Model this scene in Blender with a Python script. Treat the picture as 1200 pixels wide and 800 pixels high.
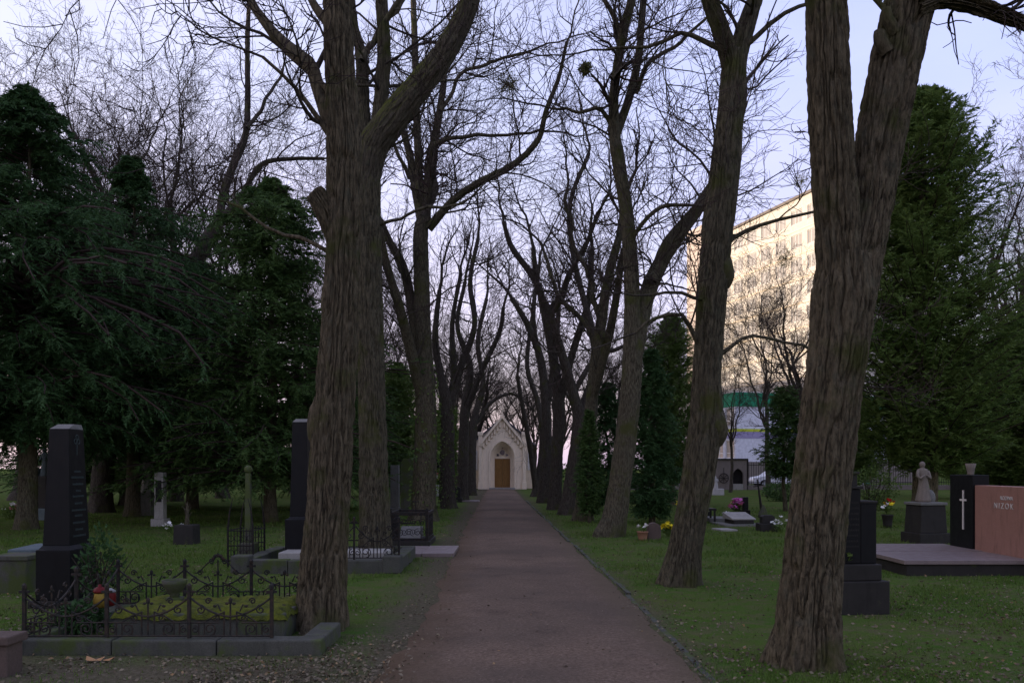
import bpy, bmesh, math, random
import numpy as np
from mathutils import Vector, Matrix
PI = math.pi
R = math.radians
scene = bpy.context.scene
for o in list(bpy.data.objects):
    bpy.data.objects.remove(o)
COL = scene.collection

# ------------------------------------------------------------------ camera
CAM_H, FPX, HOR = 1.6, 1000.0, 547.0
cam = bpy.data.cameras.new('camera')
cam.sensor_fit = 'HORIZONTAL'; cam.sensor_width = 36.0; cam.lens = 30.0
cam.shift_y = 147.0 / 1200.0
cam.clip_start = 0.1; cam.clip_end = 3000
camo = bpy.data.objects.new('camera', cam); COL.objects.link(camo)
camo.location = (0, 0, CAM_H); camo.rotation_euler = (R(90), 0, 0)
scene.camera = camo

# ------------------------------------------------------------------ sky + sun
SUN_EL, SUN_AZ = R(6.0), R(-86.0)          # azimuth from +Y, clockwise; the sun stands low on the left
w = bpy.data.worlds.new('World'); scene.world = w; w.use_nodes = True
nt = w.node_tree; nt.nodes.clear()
out = nt.nodes.new('ShaderNodeOutputWorld'); bg = nt.nodes.new('ShaderNodeBackground')
sky = nt.nodes.new('ShaderNodeTexSky'); sky.sky_type = 'NISHITA'; sky.sun_disc = False
sky.sun_elevation = SUN_EL; sky.sun_rotation = SUN_AZ; sky.air_density = 1.2; sky.dust_density = 1.5
tc = nt.nodes.new('ShaderNodeTexCoord'); mp = nt.nodes.new('ShaderNodeMapping')
mp.inputs['Scale'].default_value = (1.2, 1.2, 4.0)
ns = nt.nodes.new('ShaderNodeTexNoise'); ns.inputs['Scale'].default_value = 2.2; ns.inputs['Detail'].default_value = 6
ns.inputs['Roughness'].default_value = 0.55
cr = nt.nodes.new('ShaderNodeMapRange'); cr.inputs[1].default_value = 0.3; cr.inputs[2].default_value = 0.7
cr.inputs[3].default_value = 0.52; cr.inputs[4].default_value = 0.74
mx = nt.nodes.new('ShaderNodeMix'); mx.data_type = 'RGBA'
# thin high cloud veil in the same units as the sky: whiter towards the sun, pinker near the horizon
va = nt.nodes.new('ShaderNodeMix'); va.data_type = 'RGBA'; va.inputs[6].default_value = (2.3, 2.4, 4.5, 1); va.inputs[7].default_value = (3.05, 2.95, 4.0, 1)
vb = nt.nodes.new('ShaderNodeMix'); vb.data_type = 'RGBA'; vb.blend_type = 'MULTIPLY'; vb.inputs[7].default_value = (1.25, 1.0, 0.84, 1)
sz = nt.nodes.new('ShaderNodeSeparateXYZ'); el = nt.nodes.new('ShaderNodeMapRange'); sw = nt.nodes.new('ShaderNodeMapRange')
for nd, vals in ((el, (0.05, 0.40, 1.0, 0.0)), (sw, (-0.35, 0.65, 0.0, 1.0))):
    for i_, v_ in enumerate(vals): nd.inputs[i_ + 1].default_value = v_
bg.inputs['Strength'].default_value = 0.15
L = nt.links.new
L(tc.outputs['Generated'], mp.inputs['Vector']); L(mp.outputs[0], ns.inputs['Vector'])
dt = nt.nodes.new('ShaderNodeVectorMath'); dt.operation = 'DOT_PRODUCT'      # the veil glows a little more towards the sun
dt.inputs[1].default_value = (math.sin(SUN_AZ), math.cos(SUN_AZ), 0.0); L(tc.outputs['Generated'], dt.inputs[0])
L(tc.outputs['Generated'], sz.inputs[0]); L(sz.outputs['Z'], el.inputs[0]); L(el.outputs[0], vb.inputs[0])
L(dt.outputs['Value'], sw.inputs[0]); L(sw.outputs[0], va.inputs[0]); L(va.outputs[2], vb.inputs[6]); L(vb.outputs[2], mx.inputs[7])
ma = nt.nodes.new('ShaderNodeMath'); ma.operation = 'MULTIPLY_ADD'; ma.inputs[1].default_value = 0.20; L(dt.outputs['Value'], ma.inputs[0])
L(ns.outputs['Fac'], cr.inputs[0]); L(cr.outputs[0], ma.inputs[2]); L(ma.outputs[0], mx.inputs[0])
L(sky.outputs[0], mx.inputs[6]); L(mx.outputs[2], bg.inputs['Color']); L(bg.outputs[0], out.inputs['Surface'])

sun = bpy.data.lights.new('sun', 'SUN'); sun.energy = 2.9; sun.angle = R(0.5); sun.color = (1.0, 0.83, 0.65)
suno = bpy.data.objects.new('sun', sun); COL.objects.link(suno)
sd = Vector((math.sin(SUN_AZ) * math.cos(SUN_EL), math.cos(SUN_AZ) * math.cos(SUN_EL), math.sin(SUN_EL)))
suno.rotation_euler = (-sd).to_track_quat('-Z', 'Y').to_euler()
suno.location = sd * 50

vs = scene.view_settings
vs.view_transform = 'Standard'; vs.look = 'None'; vs.gamma = 1; vs.use_curve_mapping = False; vs.exposure = 1.35
scene.render.engine = 'CYCLES'
scene.render.resolution_x = 1024; scene.render.resolution_y = 682
scene.cycles.max_bounces = 5; scene.cycles.diffuse_bounces = 3

# ------------------------------------------------------------------ helpers: pixels to places
def gd(py): return CAM_H * FPX / (py - HOR)                      # distance of a point on flat ground
def P(px, py, d): return Vector(((px - 600) * d / FPX, d, CAM_H + (HOR - py) * d / FPX))
def gx(px, d): return (px - 600) * d / FPX
def gz(py, d): return CAM_H + (HOR - py) * d / FPX

# ------------------------------------------------------------------ materials
MATS = {}
def rgb(c): return (c[0], c[1], c[2], 1)
class NB:
    def __init__(s, name):
        s.m = bpy.data.materials.new(name); s.m.use_nodes = True; s.t = s.m.node_tree
        s.b = s.t.nodes['Principled BSDF']; s.b.inputs['Specular IOR Level'].default_value = 0.12
        MATS[name] = s.m
        s.tcn = s.t.nodes.new('ShaderNodeTexCoord')
    def link(s, a, b): s.t.links.new(a, b)
    def coord(s, scale=(1, 1, 1), kind='Object'):
        m = s.t.nodes.new('ShaderNodeMapping'); m.inputs['Scale'].default_value = scale
        s.link(s.tcn.outputs[kind], m.inputs['Vector']); return m.outputs[0]
    def noise(s, scale, detail=4, rough=0.55, co=None, dist=0.0):
        n = s.t.nodes.new('ShaderNodeTexNoise'); n.inputs['Scale'].default_value = scale
        n.inputs['Detail'].default_value = detail; n.inputs['Roughness'].default_value = rough
        n.inputs['Distortion'].default_value = dist
        s.link(co if co is not None else s.coord(), n.inputs['Vector']); return n.outputs['Fac']
    def ramp(s, fac, stops):
        r = s.t.nodes.new('ShaderNodeValToRGB'); e = r.color_ramp.elements
        while len(e) < len(stops): e.new(0.5)
        for k, (p, c) in enumerate(stops): e[k].position = p; e[k].color = rgb(c)
        s.link(fac, r.inputs['Fac']); return r.outputs['Color']
    def rng(s, fac, a, b, c=0.0, d=1.0):
        r = s.t.nodes.new('ShaderNodeMapRange')
        for i, v in enumerate((a, b, c, d)): r.inputs[i + 1].default_value = v
        s.link(fac, r.inputs[0]); return r.outputs[0]
    def mix(s, fac, a, b, mode='MIX'):
        m = s.t.nodes.new('ShaderNodeMix'); m.data_type = 'RGBA'; m.blend_type = mode
        for i, v in ((0, fac), (6, a), (7, b)):
            if isinstance(v, (int, float)): m.inputs[i].default_value = v
            elif isinstance(v, tuple): m.inputs[i].default_value = rgb(v)
            else: s.link(v, m.inputs[i])
        return m.outputs[2]
    def math(s, op, a, b=0.0):
        m = s.t.nodes.new('ShaderNodeMath'); m.operation = op
        for i, v in ((0, a), (1, b)):
            if isinstance(v, (int, float)): m.inputs[i].default_value = v
            else: s.link(v, m.inputs[i])
        return m.outputs[0]
    def col(s, c):
        if isinstance(c, tuple): s.b.inputs['Base Color'].default_value = rgb(c)
        else: s.link(c, s.b.inputs['Base Color'])
        return s
    def rough(s, r):
        if isinstance(r, float): s.b.inputs['Roughness'].default_value = r
        else: s.link(r, s.b.inputs['Roughness'])
        return s
    def bump(s, h, strength=0.5, dist=0.01):
        b = s.t.nodes.new('ShaderNodeBump'); b.inputs['Strength'].default_value = strength
        b.inputs['Distance'].default_value = dist
        s.link(h, b.inputs['Height']); s.link(b.outputs[0], s.b.inputs['Normal']); return s
    def normal_z(s):
        g = s.t.nodes.new('ShaderNodeNewGeometry'); x = s.t.nodes.new('ShaderNodeSeparateXYZ')
        s.link(g.outputs['Normal'], x.inputs[0]); return x.outputs['Z']
    def island(s):
        g = s.t.nodes.new('ShaderNodeNewGeometry'); return g.outputs['Random Per Island']

def m_bark(name, dark, light, moss=0.0, mossz=False, sc=1.0):
    n = NB(name)
    co = n.coord((12 * sc, 12 * sc, 2.6 * sc)); f = n.noise(3.0, 8, 0.72, co, 0.3)
    big = n.noise(1.2, 3); c = n.ramp(f, [(0.40, dark), (0.50, tuple(v * 0.62 for v in light)), (0.60, light)])
    c = n.mix(n.rng(big, 0.35, 0.7, 0.0, 0.55), c, tuple(v * 0.62 for v in light))
    lich = n.rng(n.noise(5.0, 5, 0.65), 0.56, 0.68, 0, 0.5)
    c = n.mix(lich, c, (0.07, 0.072, 0.05))
    if moss > 0:
        mm = n.rng(n.noise(2.3, 5, 0.6), 0.62 - 0.3 * moss, 0.75 - 0.25 * moss, 0, 0.85)
        if mossz: mm = n.math('MULTIPLY', n.rng(n.normal_z(), -0.1, 0.5), n.rng(n.noise(2.3, 5, 0.6), 0.35, 0.55))
        c = n.mix(mm, c, (0.05, 0.056, 0.014) if not mossz else (0.07, 0.08, 0.012))
    n.col(c).rough(0.9).bump(n.math('ADD', f, n.math('MULTIPLY', n.noise(60, 4, 0.7), 0.5)), 1.0, 0.03); return n.m
m_bark('bark_brown', (0.024, 0.020, 0.012), (0.148, 0.122, 0.076), 0.3)
m_bark('bark_grey', (0.02, 0.018, 0.011), (0.112, 0.098, 0.063), 0.35)
m_bark('bark_moss', (0.028, 0.025, 0.018), (0.115, 0.099, 0.072), 0.6, True)
m_bark('bark_far', (0.024, 0.02, 0.016), (0.085, 0.072, 0.056), 0.25)
n = NB('twig'); n.col(n.mix(n.island(), (0.022, 0.015, 0.013), (0.05, 0.033, 0.028))).rough(0.85)

def m_leaf(name, a, b, tip=None, trans=0.25):
    n = NB(name); c = n.mix(n.island(), a, b)
    big = n.rng(n.noise(0.9, 2), 0.35, 0.65); c = n.mix(n.math('MULTIPLY', big, 0.5), c, tip or tuple(v * 1.5 for v in b))
    n.col(c).rough(0.65)
    if trans:
        t = n.t.nodes.new('ShaderNodeBsdfTranslucent'); n.link(c, t.inputs['Color'])
        m = n.t.nodes.new('ShaderNodeMixShader'); m.inputs[0].default_value = trans
        o = n.t.nodes['Material Output']
        n.link(n.b.outputs[0], m.inputs[1]); n.link(t.outputs[0], m.inputs[2]); n.link(m.outputs[0], o.inputs['Surface'])
    return n.m
m_leaf('needle_dark', (0.02, 0.05, 0.016), (0.042, 0.09, 0.03), (0.052, 0.10, 0.03))
m_leaf('needle_olive', (0.05, 0.098, 0.02), (0.105, 0.165, 0.038), (0.125, 0.165, 0.04), 0.35)
m_leaf('needle_mid', (0.03, 0.066, 0.019), (0.064, 0.118, 0.03), (0.078, 0.125, 0.032))
m_leaf('leaf_bright', (0.05, 0.09, 0.02), (0.10, 0.15, 0.035))
m_leaf('grass_blade', (0.045, 0.105, 0.014), (0.095, 0.16, 0.026), (0.12, 0.145, 0.032), 0.35)
m_leaf('mistletoe', (0.06, 0.065, 0.02), (0.10, 0.10, 0.03))
n = NB('dead_leaf'); n.col(n.ramp(n.island(), [(0.0, (0.07, 0.055, 0.038)), (0.5, (0.12, 0.098, 0.066)), (0.92, (0.18, 0.15, 0.10)), (1.0, (0.24, 0.15, 0.07))])).rough(0.8)

def m_stone(name, a, b, rough=0.7, moss=0.0, sc=6.0, bump=0.4, spec=None, fine=80.0, dirt=0.35):
    n = NB(name)
    c = n.mix(n.noise(sc, 6, 0.6), a, b)
    sp = n.noise(fine, 2, 0.5); c = n.mix(n.rng(sp, 0.35, 0.7, 0, 0.45), c, tuple(v * 0.6 for v in a))
    st = n.noise(3.0, 5, 0.6, n.coord((4, 4, 0.7)), 0.4)
    c = n.mix(n.rng(st, 0.52, 0.72, 0, dirt), c, tuple(v * 0.4 for v in a))
    if moss > 0:
        mm = n.rng(n.noise(3.1, 6, 0.65), 0.66 - 0.35 * moss, 0.78 - 0.3 * moss)
        c = n.mix(n.math('MULTIPLY', mm, 0.85), c, (0.055, 0.075, 0.018))
    n.col(c).bump(n.math('ADD', n.noise(sc * 5, 5, 0.65), n.math('MULTIPLY', sp, 0.3)), bump, 0.006)
    n.rough(n.rng(n.noise(9, 3), 0.3, 0.7, rough - 0.08, min(1.0, rough + 0.1)))
    if spec is not None: n.b.inputs['Specular IOR Level'].default_value = spec
    return n.m
m_stone('granite_black', (0.006, 0.0063, 0.0066), (0.011, 0.0115, 0.012), 0.45, 0, 10, 0.05, 0.12, 150)
m_stone('granite_dark', (0.018, 0.017, 0.015), (0.04, 0.037, 0.032), 0.7, 0.15, 6, 0.25, 0.12, 120)
m_stone('granite_pink', (0.24, 0.125, 0.092), (0.34, 0.18, 0.135), 0.42, 0, 5, 0.06, 0.4, 160, 0.5)
m_stone('granite_slab', (0.14, 0.108, 0.1), (0.21, 0.165, 0.15), 0.45, 0, 4, 0.08, 0.4, 140)
m_stone('stone_grey', (0.1, 0.1, 0.09), (0.2, 0.195, 0.175), 0.85, 0.25)
m_stone('stone_blue', (0.06, 0.082, 0.088), (0.13, 0.16, 0.165), 0.8, 0.1)
m_stone('stone_pale', (0.22, 0.21, 0.19), (0.36, 0.35, 0.31), 0.85, 0.1)
m_stone('stone_white', (0.36, 0.35, 0.33), (0.52, 0.5, 0.47), 0.8, 0)
m_stone('stone_mossy', (0.055, 0.055, 0.046), (0.11, 0.105, 0.09), 0.9, 0.75)
m_stone('kerb_stone', (0.045, 0.047, 0.038), (0.1, 0.1, 0.083), 0.9, 0.5, 5, 0.6)
m_stone('statue_stone', (0.13, 0.11, 0.088), (0.22, 0.19, 0.155), 0.9, 0.1, 9, 0.6)
m_stone('brown_stone', (0.075, 0.056, 0.046), (0.12, 0.088, 0.072), 0.85)
m_stone('plaster_cream', (0.76, 0.62, 0.45), (0.86, 0.73, 0.55), 0.9, 0, 1.2, 0.25, None, 30, 0.4)
m_stone('plaster_block', (0.52, 0.47, 0.40), (0.60, 0.55, 0.48), 0.9, 0, 0.25, 0.1, None, 3, 0.2)
m_stone('plaster_gable', (0.45, 0.37, 0.32), (0.53, 0.45, 0.39), 0.9, 0, 0.25, 0.1, None, 3, 0.2)
m_stone('plaster_white', (0.6, 0.6, 0.66), (0.72, 0.72, 0.78), 0.85, 0, 0.4, 0.1, None, 4, 0.2)
m_stone('wall_render', (0.15, 0.128, 0.115), (0.22, 0.19, 0.17), 0.9, 0.05, 1.5, 0.4)
m_stone('band_green', (0.02, 0.20, 0.10), (0.03, 0.25, 0.13), 0.6, 0, 0.4, 0.05, None, 4, 0.2)
m_stone('band_yellow', (0.45, 0.50, 0.05), (0.52, 0.58, 0.07), 0.7, 0, 0.4, 0.05, None, 4, 0.2)
m_stone('band_lilac', (0.30, 0.26, 0.42), (0.36, 0.32, 0.48), 0.7, 0, 0.4, 0.05, None, 4, 0.2)
m_stone('terracotta', (0.25, 0.13, 0.08), (0.33, 0.18, 0.11), 0.8)
m_stone('asphalt', (0.04, 0.04, 0.042), (0.06, 0.06, 0.062), 0.9, 0, 3, 0.3)
n = NB('slate'); br = n.t.nodes.new('ShaderNodeTexBrick'); br.inputs['Scale'].default_value = 6
n.link(n.coord(), br.inputs['Vector'])
for i, c in enumerate(((0.07, 0.07, 0.08), (0.10, 0.10, 0.115), (0.03, 0.03, 0.035))): br.inputs[i + 1].default_value = rgb(c)
n.col(br.outputs['Color']).rough(0.7)
n = NB('iron'); n.col(n.mix(n.rng(n.noise(30, 4), 0.5, 0.7), (0.016, 0.016, 0.016), (0.05, 0.032, 0.022))).rough(0.55); n.b.inputs['Metallic'].default_value = 0.3
n = NB('iron_grey'); n.col(n.mix(n.rng(n.noise(25, 4), 0.4, 0.7), (0.022, 0.022, 0.02), (0.05, 0.036, 0.026))).rough(0.6); n.b.inputs['Metallic'].default_value = 0.2
n = NB('door_wood'); n.col(n.ramp(n.noise(3, 5, 0.6, n.coord((14, 14, 1.2))), [(0.3, (0.16, 0.08, 0.025)), (0.7, (0.30, 0.165, 0.055))])).rough(0.55)
n = NB('moss'); n.col(n.ramp(n.noise(9, 6, 0.65), [(0.3, (0.03, 0.034, 0.012)), (0.48, (0.07, 0.082, 0.011)), (0.60, (0.095, 0.105, 0.013)), (0.68, (0.04, 0.037, 0.02))])).rough(0.95).bump(n.noise(60, 4), 0.9, 0.02)
n = NB('glass'); n.col((0.30, 0.27, 0.23)).rough(0.08); n.b.inputs['Specular IOR Level'].default_value = 0.9
n = NB('glass_dark'); n.col((0.012, 0.014, 0.018)).rough(0.1); n.b.inputs['Specular IOR Level'].default_value = 0.6
n = NB('dark_void'); n.col((0.012, 0.011, 0.010)).rough(0.9)
for nm, c, r_ in (('white_frame', (0.62, 0.61, 0.58), 0.5), ('car_white', (0.70, 0.71, 0.73), 0.25), ('car_teal', (0.08, 0.32, 0.30), 0.25), ('tyre', (0.02, 0.02, 0.02), 0.9),
                 ('rim', (0.35, 0.35, 0.36), 0.35), ('lamp_red', (0.35, 0.02, 0.02), 0.3), ('petal_white', (0.7, 0.69, 0.66), 0.7),
                 ('petal_pink', (0.55, 0.14, 0.42), 0.7), ('petal_rose', (0.65, 0.22, 0.26), 0.7), ('petal_red', (0.45, 0.02, 0.02), 0.6),
                 ('petal_yellow', (0.62, 0.50, 0.02), 0.7), ('petal_blue', (0.16, 0.22, 0.42), 0.7), ('gold', (0.20, 0.135, 0.025), 0.4),
                 ('letter', (0.50, 0.47, 0.42), 0.6), ('letter_dim', (0.045, 0.06, 0.057), 0.6), ('plastic_red', (0.10, 0.008, 0.008), 0.4), ('metal_grey', (0.2, 0.2, 0.2), 0.4)):
    n = NB(nm); n.col(n.mix(n.rng(n.noise(12, 4), 0.4, 0.75, 0, 0.5), c, tuple(v * 0.75 for v in c))).rough(r_)
MATS['gold'].node_tree.nodes['Principled BSDF'].inputs['Metallic'].default_value = 0.5

# ------------------------------------------------------------------ mesh helpers
def link_mesh(name, me, mat, parent=None, smooth=False):
    if mat:
        for m in (mat if isinstance(mat, (list, tuple)) else [mat]): me.materials.append(MATS[m])
    o = bpy.data.objects.new(name, me); COL.objects.link(o)
    if parent is not None: o.parent = parent
    if smooth: me.polygons.foreach_set('use_smooth', np.ones(len(me.polygons), dtype=bool))
    return o
def np_mesh(name, V, F):
    """V (n,3); F list of (m,3) or (m,4) index arrays"""
    me = bpy.data.meshes.new(name); V = np.asarray(V, dtype=np.float32)
    F = [np.asarray(f, dtype=np.int32) for f in F if len(f)]
    loops = np.concatenate([f.ravel() for f in F]); tot = np.concatenate([np.full(len(f), f.shape[1], dtype=np.int32) for f in F])
    st = np.concatenate([[0], np.cumsum(tot)[:-1]]).astype(np.int32)
    me.vertices.add(len(V)); me.vertices.foreach_set('co', V.ravel())
    me.loops.add(len(loops)); me.loops.foreach_set('vertex_index', loops)
    me.polygons.add(len(tot)); me.polygons.foreach_set('loop_start', st); me.polygons.foreach_set('loop_total', tot)
    me.update(calc_edges=True); return me
class Acc:
    def __init__(s): s.V = []; s.Q = []; s.T = []; s.n = 0
    def add(s, V, Q=None, T=None):
        V = np.asarray(V, dtype=np.float64).reshape(-1, 3)
        if Q is not None and len(Q): s.Q.append(np.asarray(Q).reshape(-1, 4) + s.n)
        if T is not None and len(T): s.T.append(np.asarray(T).reshape(-1, 3) + s.n)
        s.V.append(V); s.n += len(V)
    def build(s, name, mat, parent=None, smooth=False, origin=None):
        V = np.concatenate(s.V)
        if origin is not None: V = V - np.asarray(origin)
        me = np_mesh(name, V, ([np.concatenate(s.Q)] if s.Q else []) + ([np.concatenate(s.T)] if s.T else []))
        return link_mesh(name, me, mat, parent, smooth)

class MB:
    """collects simple shapes in a bmesh, then links them as ONE mesh object"""
    def __init__(s): s.bm = bmesh.new()
    def box(s, x0, x1, y0, y1, z0, z1, top=None):
        """top = (x0,x1,y0,y1) of the upper face for tapered boxes"""
        t = top or (x0, x1, y0, y1)
        co = [(x0, y0, z0), (x1, y0, z0), (x1, y1, z0), (x0, y1, z0), (t[0], t[2], z1), (t[1], t[2], z1), (t[1], t[3], z1), (t[0], t[3], z1)]
        v = [s.bm.verts.new(c) for c in co]
        for f in ((3, 2, 1, 0), (4, 5, 6, 7), (0, 1, 5, 4), (1, 2, 6, 5), (2, 3, 7, 6), (3, 0, 4, 7)): s.bm.faces.new([v[i] for i in f])
        return s
    def prism(s, poly, y0, y1, axis='y'):
        """poly in (x,z), extruded along y (axis='y') or poly in (y,z) extruded along x, or (x,y) along z"""
        f = {'y': lambda a, b, c: (a, c, b), 'x': lambda a, b, c: (c, a, b), 'z': lambda a, b, c: (a, b, c)}[axis]
        A = [s.bm.verts.new(f(a, b, y0)) for a, b in poly]; B = [s.bm.verts.new(f(a, b, y1)) for a, b in poly]
        fa = s.bm.faces.new(A); fb = s.bm.faces.new(B[::-1])
        k = len(poly)
        for i in range(k): s.bm.faces.new((A[i], B[i], B[(i + 1) % k], A[(i + 1) % k]))
        if k > 4:
            fa.normal_update(); fb.normal_update(); bmesh.ops.triangulate(s.bm, faces=[fa, fb], ngon_method='EAR_CLIP')
        return s
    def lathe(s, prof, sides=16, c=(0, 0, 0), sx=1.0, sy=1.0):
        rings = []
        for r_, z in prof:
            rings.append([s.bm.verts.new((c[0] + r_ * sx * math.cos(2 * PI * i / sides), c[1] + r_ * sy * math.sin(2 * PI * i / sides), c[2] + z)) for i in range(sides)])
        for a, b in zip(rings, rings[1:]):
            for i in range(sides): s.bm.faces.new((a[i], a[(i + 1) % sides], b[(i + 1) % sides], b[i]))
        s.bm.faces.new(rings[0][::-1]); s.bm.faces.new(rings[-1]); return s
    def tube(s, pts, r_, sides=6, close=False):
        pts = [Vector(p) for p in pts]; n_ = len(pts); rr = r_ if isinstance(r_, (list, tuple)) else [r_] * n_
        rings = []; ref = None
        for i, p in enumerate(pts):
            t = (pts[min(i + 1, n_ - 1)] - pts[max(i - 1, 0)])
            if t.length < 1e-9: t = Vector((0, 0, 1))
            t.normalize()
            if ref is None: ref = t.orthogonal().normalized()
            ref = (ref - t * ref.dot(t)); ref = ref.normalized() if ref.length > 1e-6 else t.orthogonal().normalized()
            b = t.cross(ref)
            rings.append([s.bm.verts.new(p + (ref * math.cos(2 * PI * k / sides) + b * math.sin(2 * PI * k / sides)) * rr[i]) for k in range(sides)])
        for a, b in zip(rings, rings[1:]):
            for k in range(sides): s.bm.faces.new((a[k], a[(k + 1) % sides], b[(k + 1) % sides], b[k]))
        s.bm.faces.new(rings[0][::-1]); s.bm.faces.new(rings[-1]); return s
    def ball(s, c, r_, sub=2, sc=(1, 1, 1)):
        g = bmesh.ops.create_icosphere(s.bm, subdivisions=sub, radius=1.0)
        for v in g['verts']: v.co = Vector((v.co.x * r_ * sc[0] + c[0], v.co.y * r_ * sc[1] + c[1], v.co.z * r_ * sc[2] + c[2]))
        return s
    def xf(s, M):
        bmesh.ops.transform(s.bm, matrix=M, verts=s.bm.verts); return s
    def mesh(s, name):
        bmesh.ops.recalc_face_normals(s.bm, faces=s.bm.faces)
        me = bpy.data.meshes.new(name); s.bm.to_mesh(me); s.bm.free(); return me
    def build(s, name, mat, parent=None, smooth=False, bevel=0.0, loc=None, rotz=0.0):
        o = link_mesh(name, s.mesh(name), mat, parent, smooth)
        if loc: o.location = loc
        o.rotation_euler.z = rotz
        if bevel:
            b = o.modifiers.new('bevel', 'BEVEL'); b.width = bevel; b.segments = 2; b.limit_method = 'ANGLE'; b.angle_limit = R(35)
        return o
def tag(o, label=None, cat=None, group=None, kind=None):
    if label: o['label'] = label
    if cat: o['category'] = cat
    if group: o['group'] = group
    if kind: o['kind'] = kind
    return o
def thing(name, label, cat, loc=(0, 0, 0), rotz=0.0, group=None):
    o = bpy.data.objects.new(name, None); COL.objects.link(o); o.empty_display_size = 0.2
    o.location = loc; o.rotation_euler.z = rotz
    return tag(o, label, cat, group)
def copy_tree(o, parent=None):
    c = o.copy(); COL.objects.link(c); c.parent = parent
    for ch in list(o.children): copy_tree(ch, c)
    return c

# ------------------------------------------------------------------ noise and tubes in numpy
rs = np.random.RandomState(7)
_LAT = rs.rand(512, 512)
def vnoise(u, v, period=None, seed=0):
    u = np.asarray(u, dtype=float); v = np.asarray(v, dtype=float)
    iu = np.floor(u).astype(int); iv = np.floor(v).astype(int); fu = u - iu; fv = v - iv
    fu = fu * fu * (3 - 2 * fu); fv = fv * fv * (3 - 2 * fv)
    def g(a, b):
        if period: a = a % period
        return _LAT[(a + seed * 37) % 512, (b + seed * 91) % 512]
    return (g(iu, iv) * (1 - fu) + g(iu + 1, iv) * fu) * (1 - fv) + (g(iu, iv + 1) * (1 - fu) + g(iu + 1, iv + 1) * fu) * fv
def resample(pts, rad, spacing):
    pts = np.asarray(pts, float); rad = np.asarray(rad, float)
    p = np.vstack([2 * pts[0] - pts[1], pts, 2 * pts[-1] - pts[-2]]); r_ = np.concatenate([[rad[0]], rad, [rad[-1]]])
    oP, oR = [], []
    for i in range(1, len(p) - 2):
        seg = np.linalg.norm(p[i + 1] - p[i]); k = max(2, int(seg / spacing))
        t = (np.arange(k) / k)[:, None]
        a = 0.5 * (2 * p[i] + (p[i + 1] - p[i - 1]) * t + (2 * p[i - 1] - 5 * p[i] + 4 * p[i + 1] - p[i + 2]) * t ** 2 + (3 * p[i] - p[i - 1] - 3 * p[i + 1] + p[i + 2]) * t ** 3)
        oP.append(a); oR.append(r_[i] + (r_[i + 1] - r_[i]) * t[:, 0])
    oP.append(pts[-1:]); oR.append(rad[-1:])
    return np.concatenate(oP), np.concatenate(oR)
def big_tube(acc, pts, rad, sides, spacing, ridges=0, amp=0.0, flare=0.0, seed=0, lumps=0.03):
    p, r_ = resample(pts, rad, spacing); n_ = len(p)
    if not ridges:                      # thin limbs wander a little
        s0 = np.concatenate([[0], np.cumsum(np.linalg.norm(np.diff(p, axis=0), axis=1))]); fd = np.minimum(1, s0 / 0.6)[:, None]
        p = p + fd * 0.10 * np.stack([vnoise(s0 * 1.5 + 3, s0 * 0 + seed + k * 7.3) - 0.5 + 0.4 * (vnoise(s0 * 4 + 3, s0 * 0 + seed + k * 5.1) - 0.5) for k in range(3)], 1) * 2
    T = np.gradient(p, axis=0); T /= np.linalg.norm(T, axis=1)[:, None]
    ref = np.zeros_like(p); a = np.array([1.0, 0, 0]); a = a - T[0] * a.dot(T[0]); a /= np.linalg.norm(a)
    for i in range(n_):
        a = a - T[i] * a.dot(T[i]); a /= np.linalg.norm(a); ref[i] = a
    B = np.cross(T, ref); s = np.concatenate([[0], np.cumsum(np.linalg.norm(np.diff(p, axis=0), axis=1))])
    th = np.arange(sides) / sides; U, S = np.meshgrid(th, s)
    Rr = np.repeat(r_[:, None], sides, 1)
    D = Rr * lumps * (vnoise(U * 5, S * 1.3, 5, seed + 3) - 0.5) * 2
    if ridges:
        wv = (vnoise(U * 8, S * 1.8, 8, seed + 1) - 0.5) * 1.0 + (vnoise(U * 24, S * 9, 24, seed + 2) - 0.5) * 0.5
        q = vnoise(U * ridges + wv, S * 2.6, ridges, seed)
        q2 = vnoise(U * ridges * 2 + wv, S * 6.0, ridges * 2, seed + 5)
        fur = np.minimum(1.0, np.abs(2 * q - 1) * 3.0) ** 0.65
        D = D + amp * (fur - 0.75) + amp * 0.45 * (q2 - 0.5) + amp * 0.35 * (vnoise(U * ridges * 4, S * 22, ridges * 4, seed + 8) - 0.5)
    if flare:
        z = p[:, 2][:, None]
        D = D + Rr * flare * np.exp(-np.maximum(z, 0) / 0.28) * (0.55 + 0.45 * np.cos(2 * PI * U * 5 + seed) + 0.3 * np.cos(2 * PI * U * 3 + 2 * seed))
    rr = Rr + D
    V = p[:, None, :] + rr[..., None] * (np.cos(2 * PI * U)[..., None] * ref[:, None, :] + np.sin(2 * PI * U)[..., None] * B[:, None, :])
    i, j = np.meshgrid(np.arange(n_ - 1), np.arange(sides), indexing='ij'); j2 = (j + 1) % sides
    Q = np.stack([i * sides + j, i * sides + j2, (i + 1) * sides + j2, (i + 1) * sides + j], -1).reshape(-1, 4)
    V = V.reshape(-1, 3); V = np.vstack([V, p[-1:] + T[-1:] * r_[-1] * 0.3])
    k = len(V) - 1; jj = np.arange(sides); tri = np.stack([(n_ - 1) * sides + jj, (n_ - 1) * sides + (jj + 1) % sides, np.full(sides, k)], -1)
    acc.add(V, Q, tri)
    return p, r_
def norm(a): return a / np.maximum(np.linalg.norm(a, axis=-1, keepdims=True), 1e-9)
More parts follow.
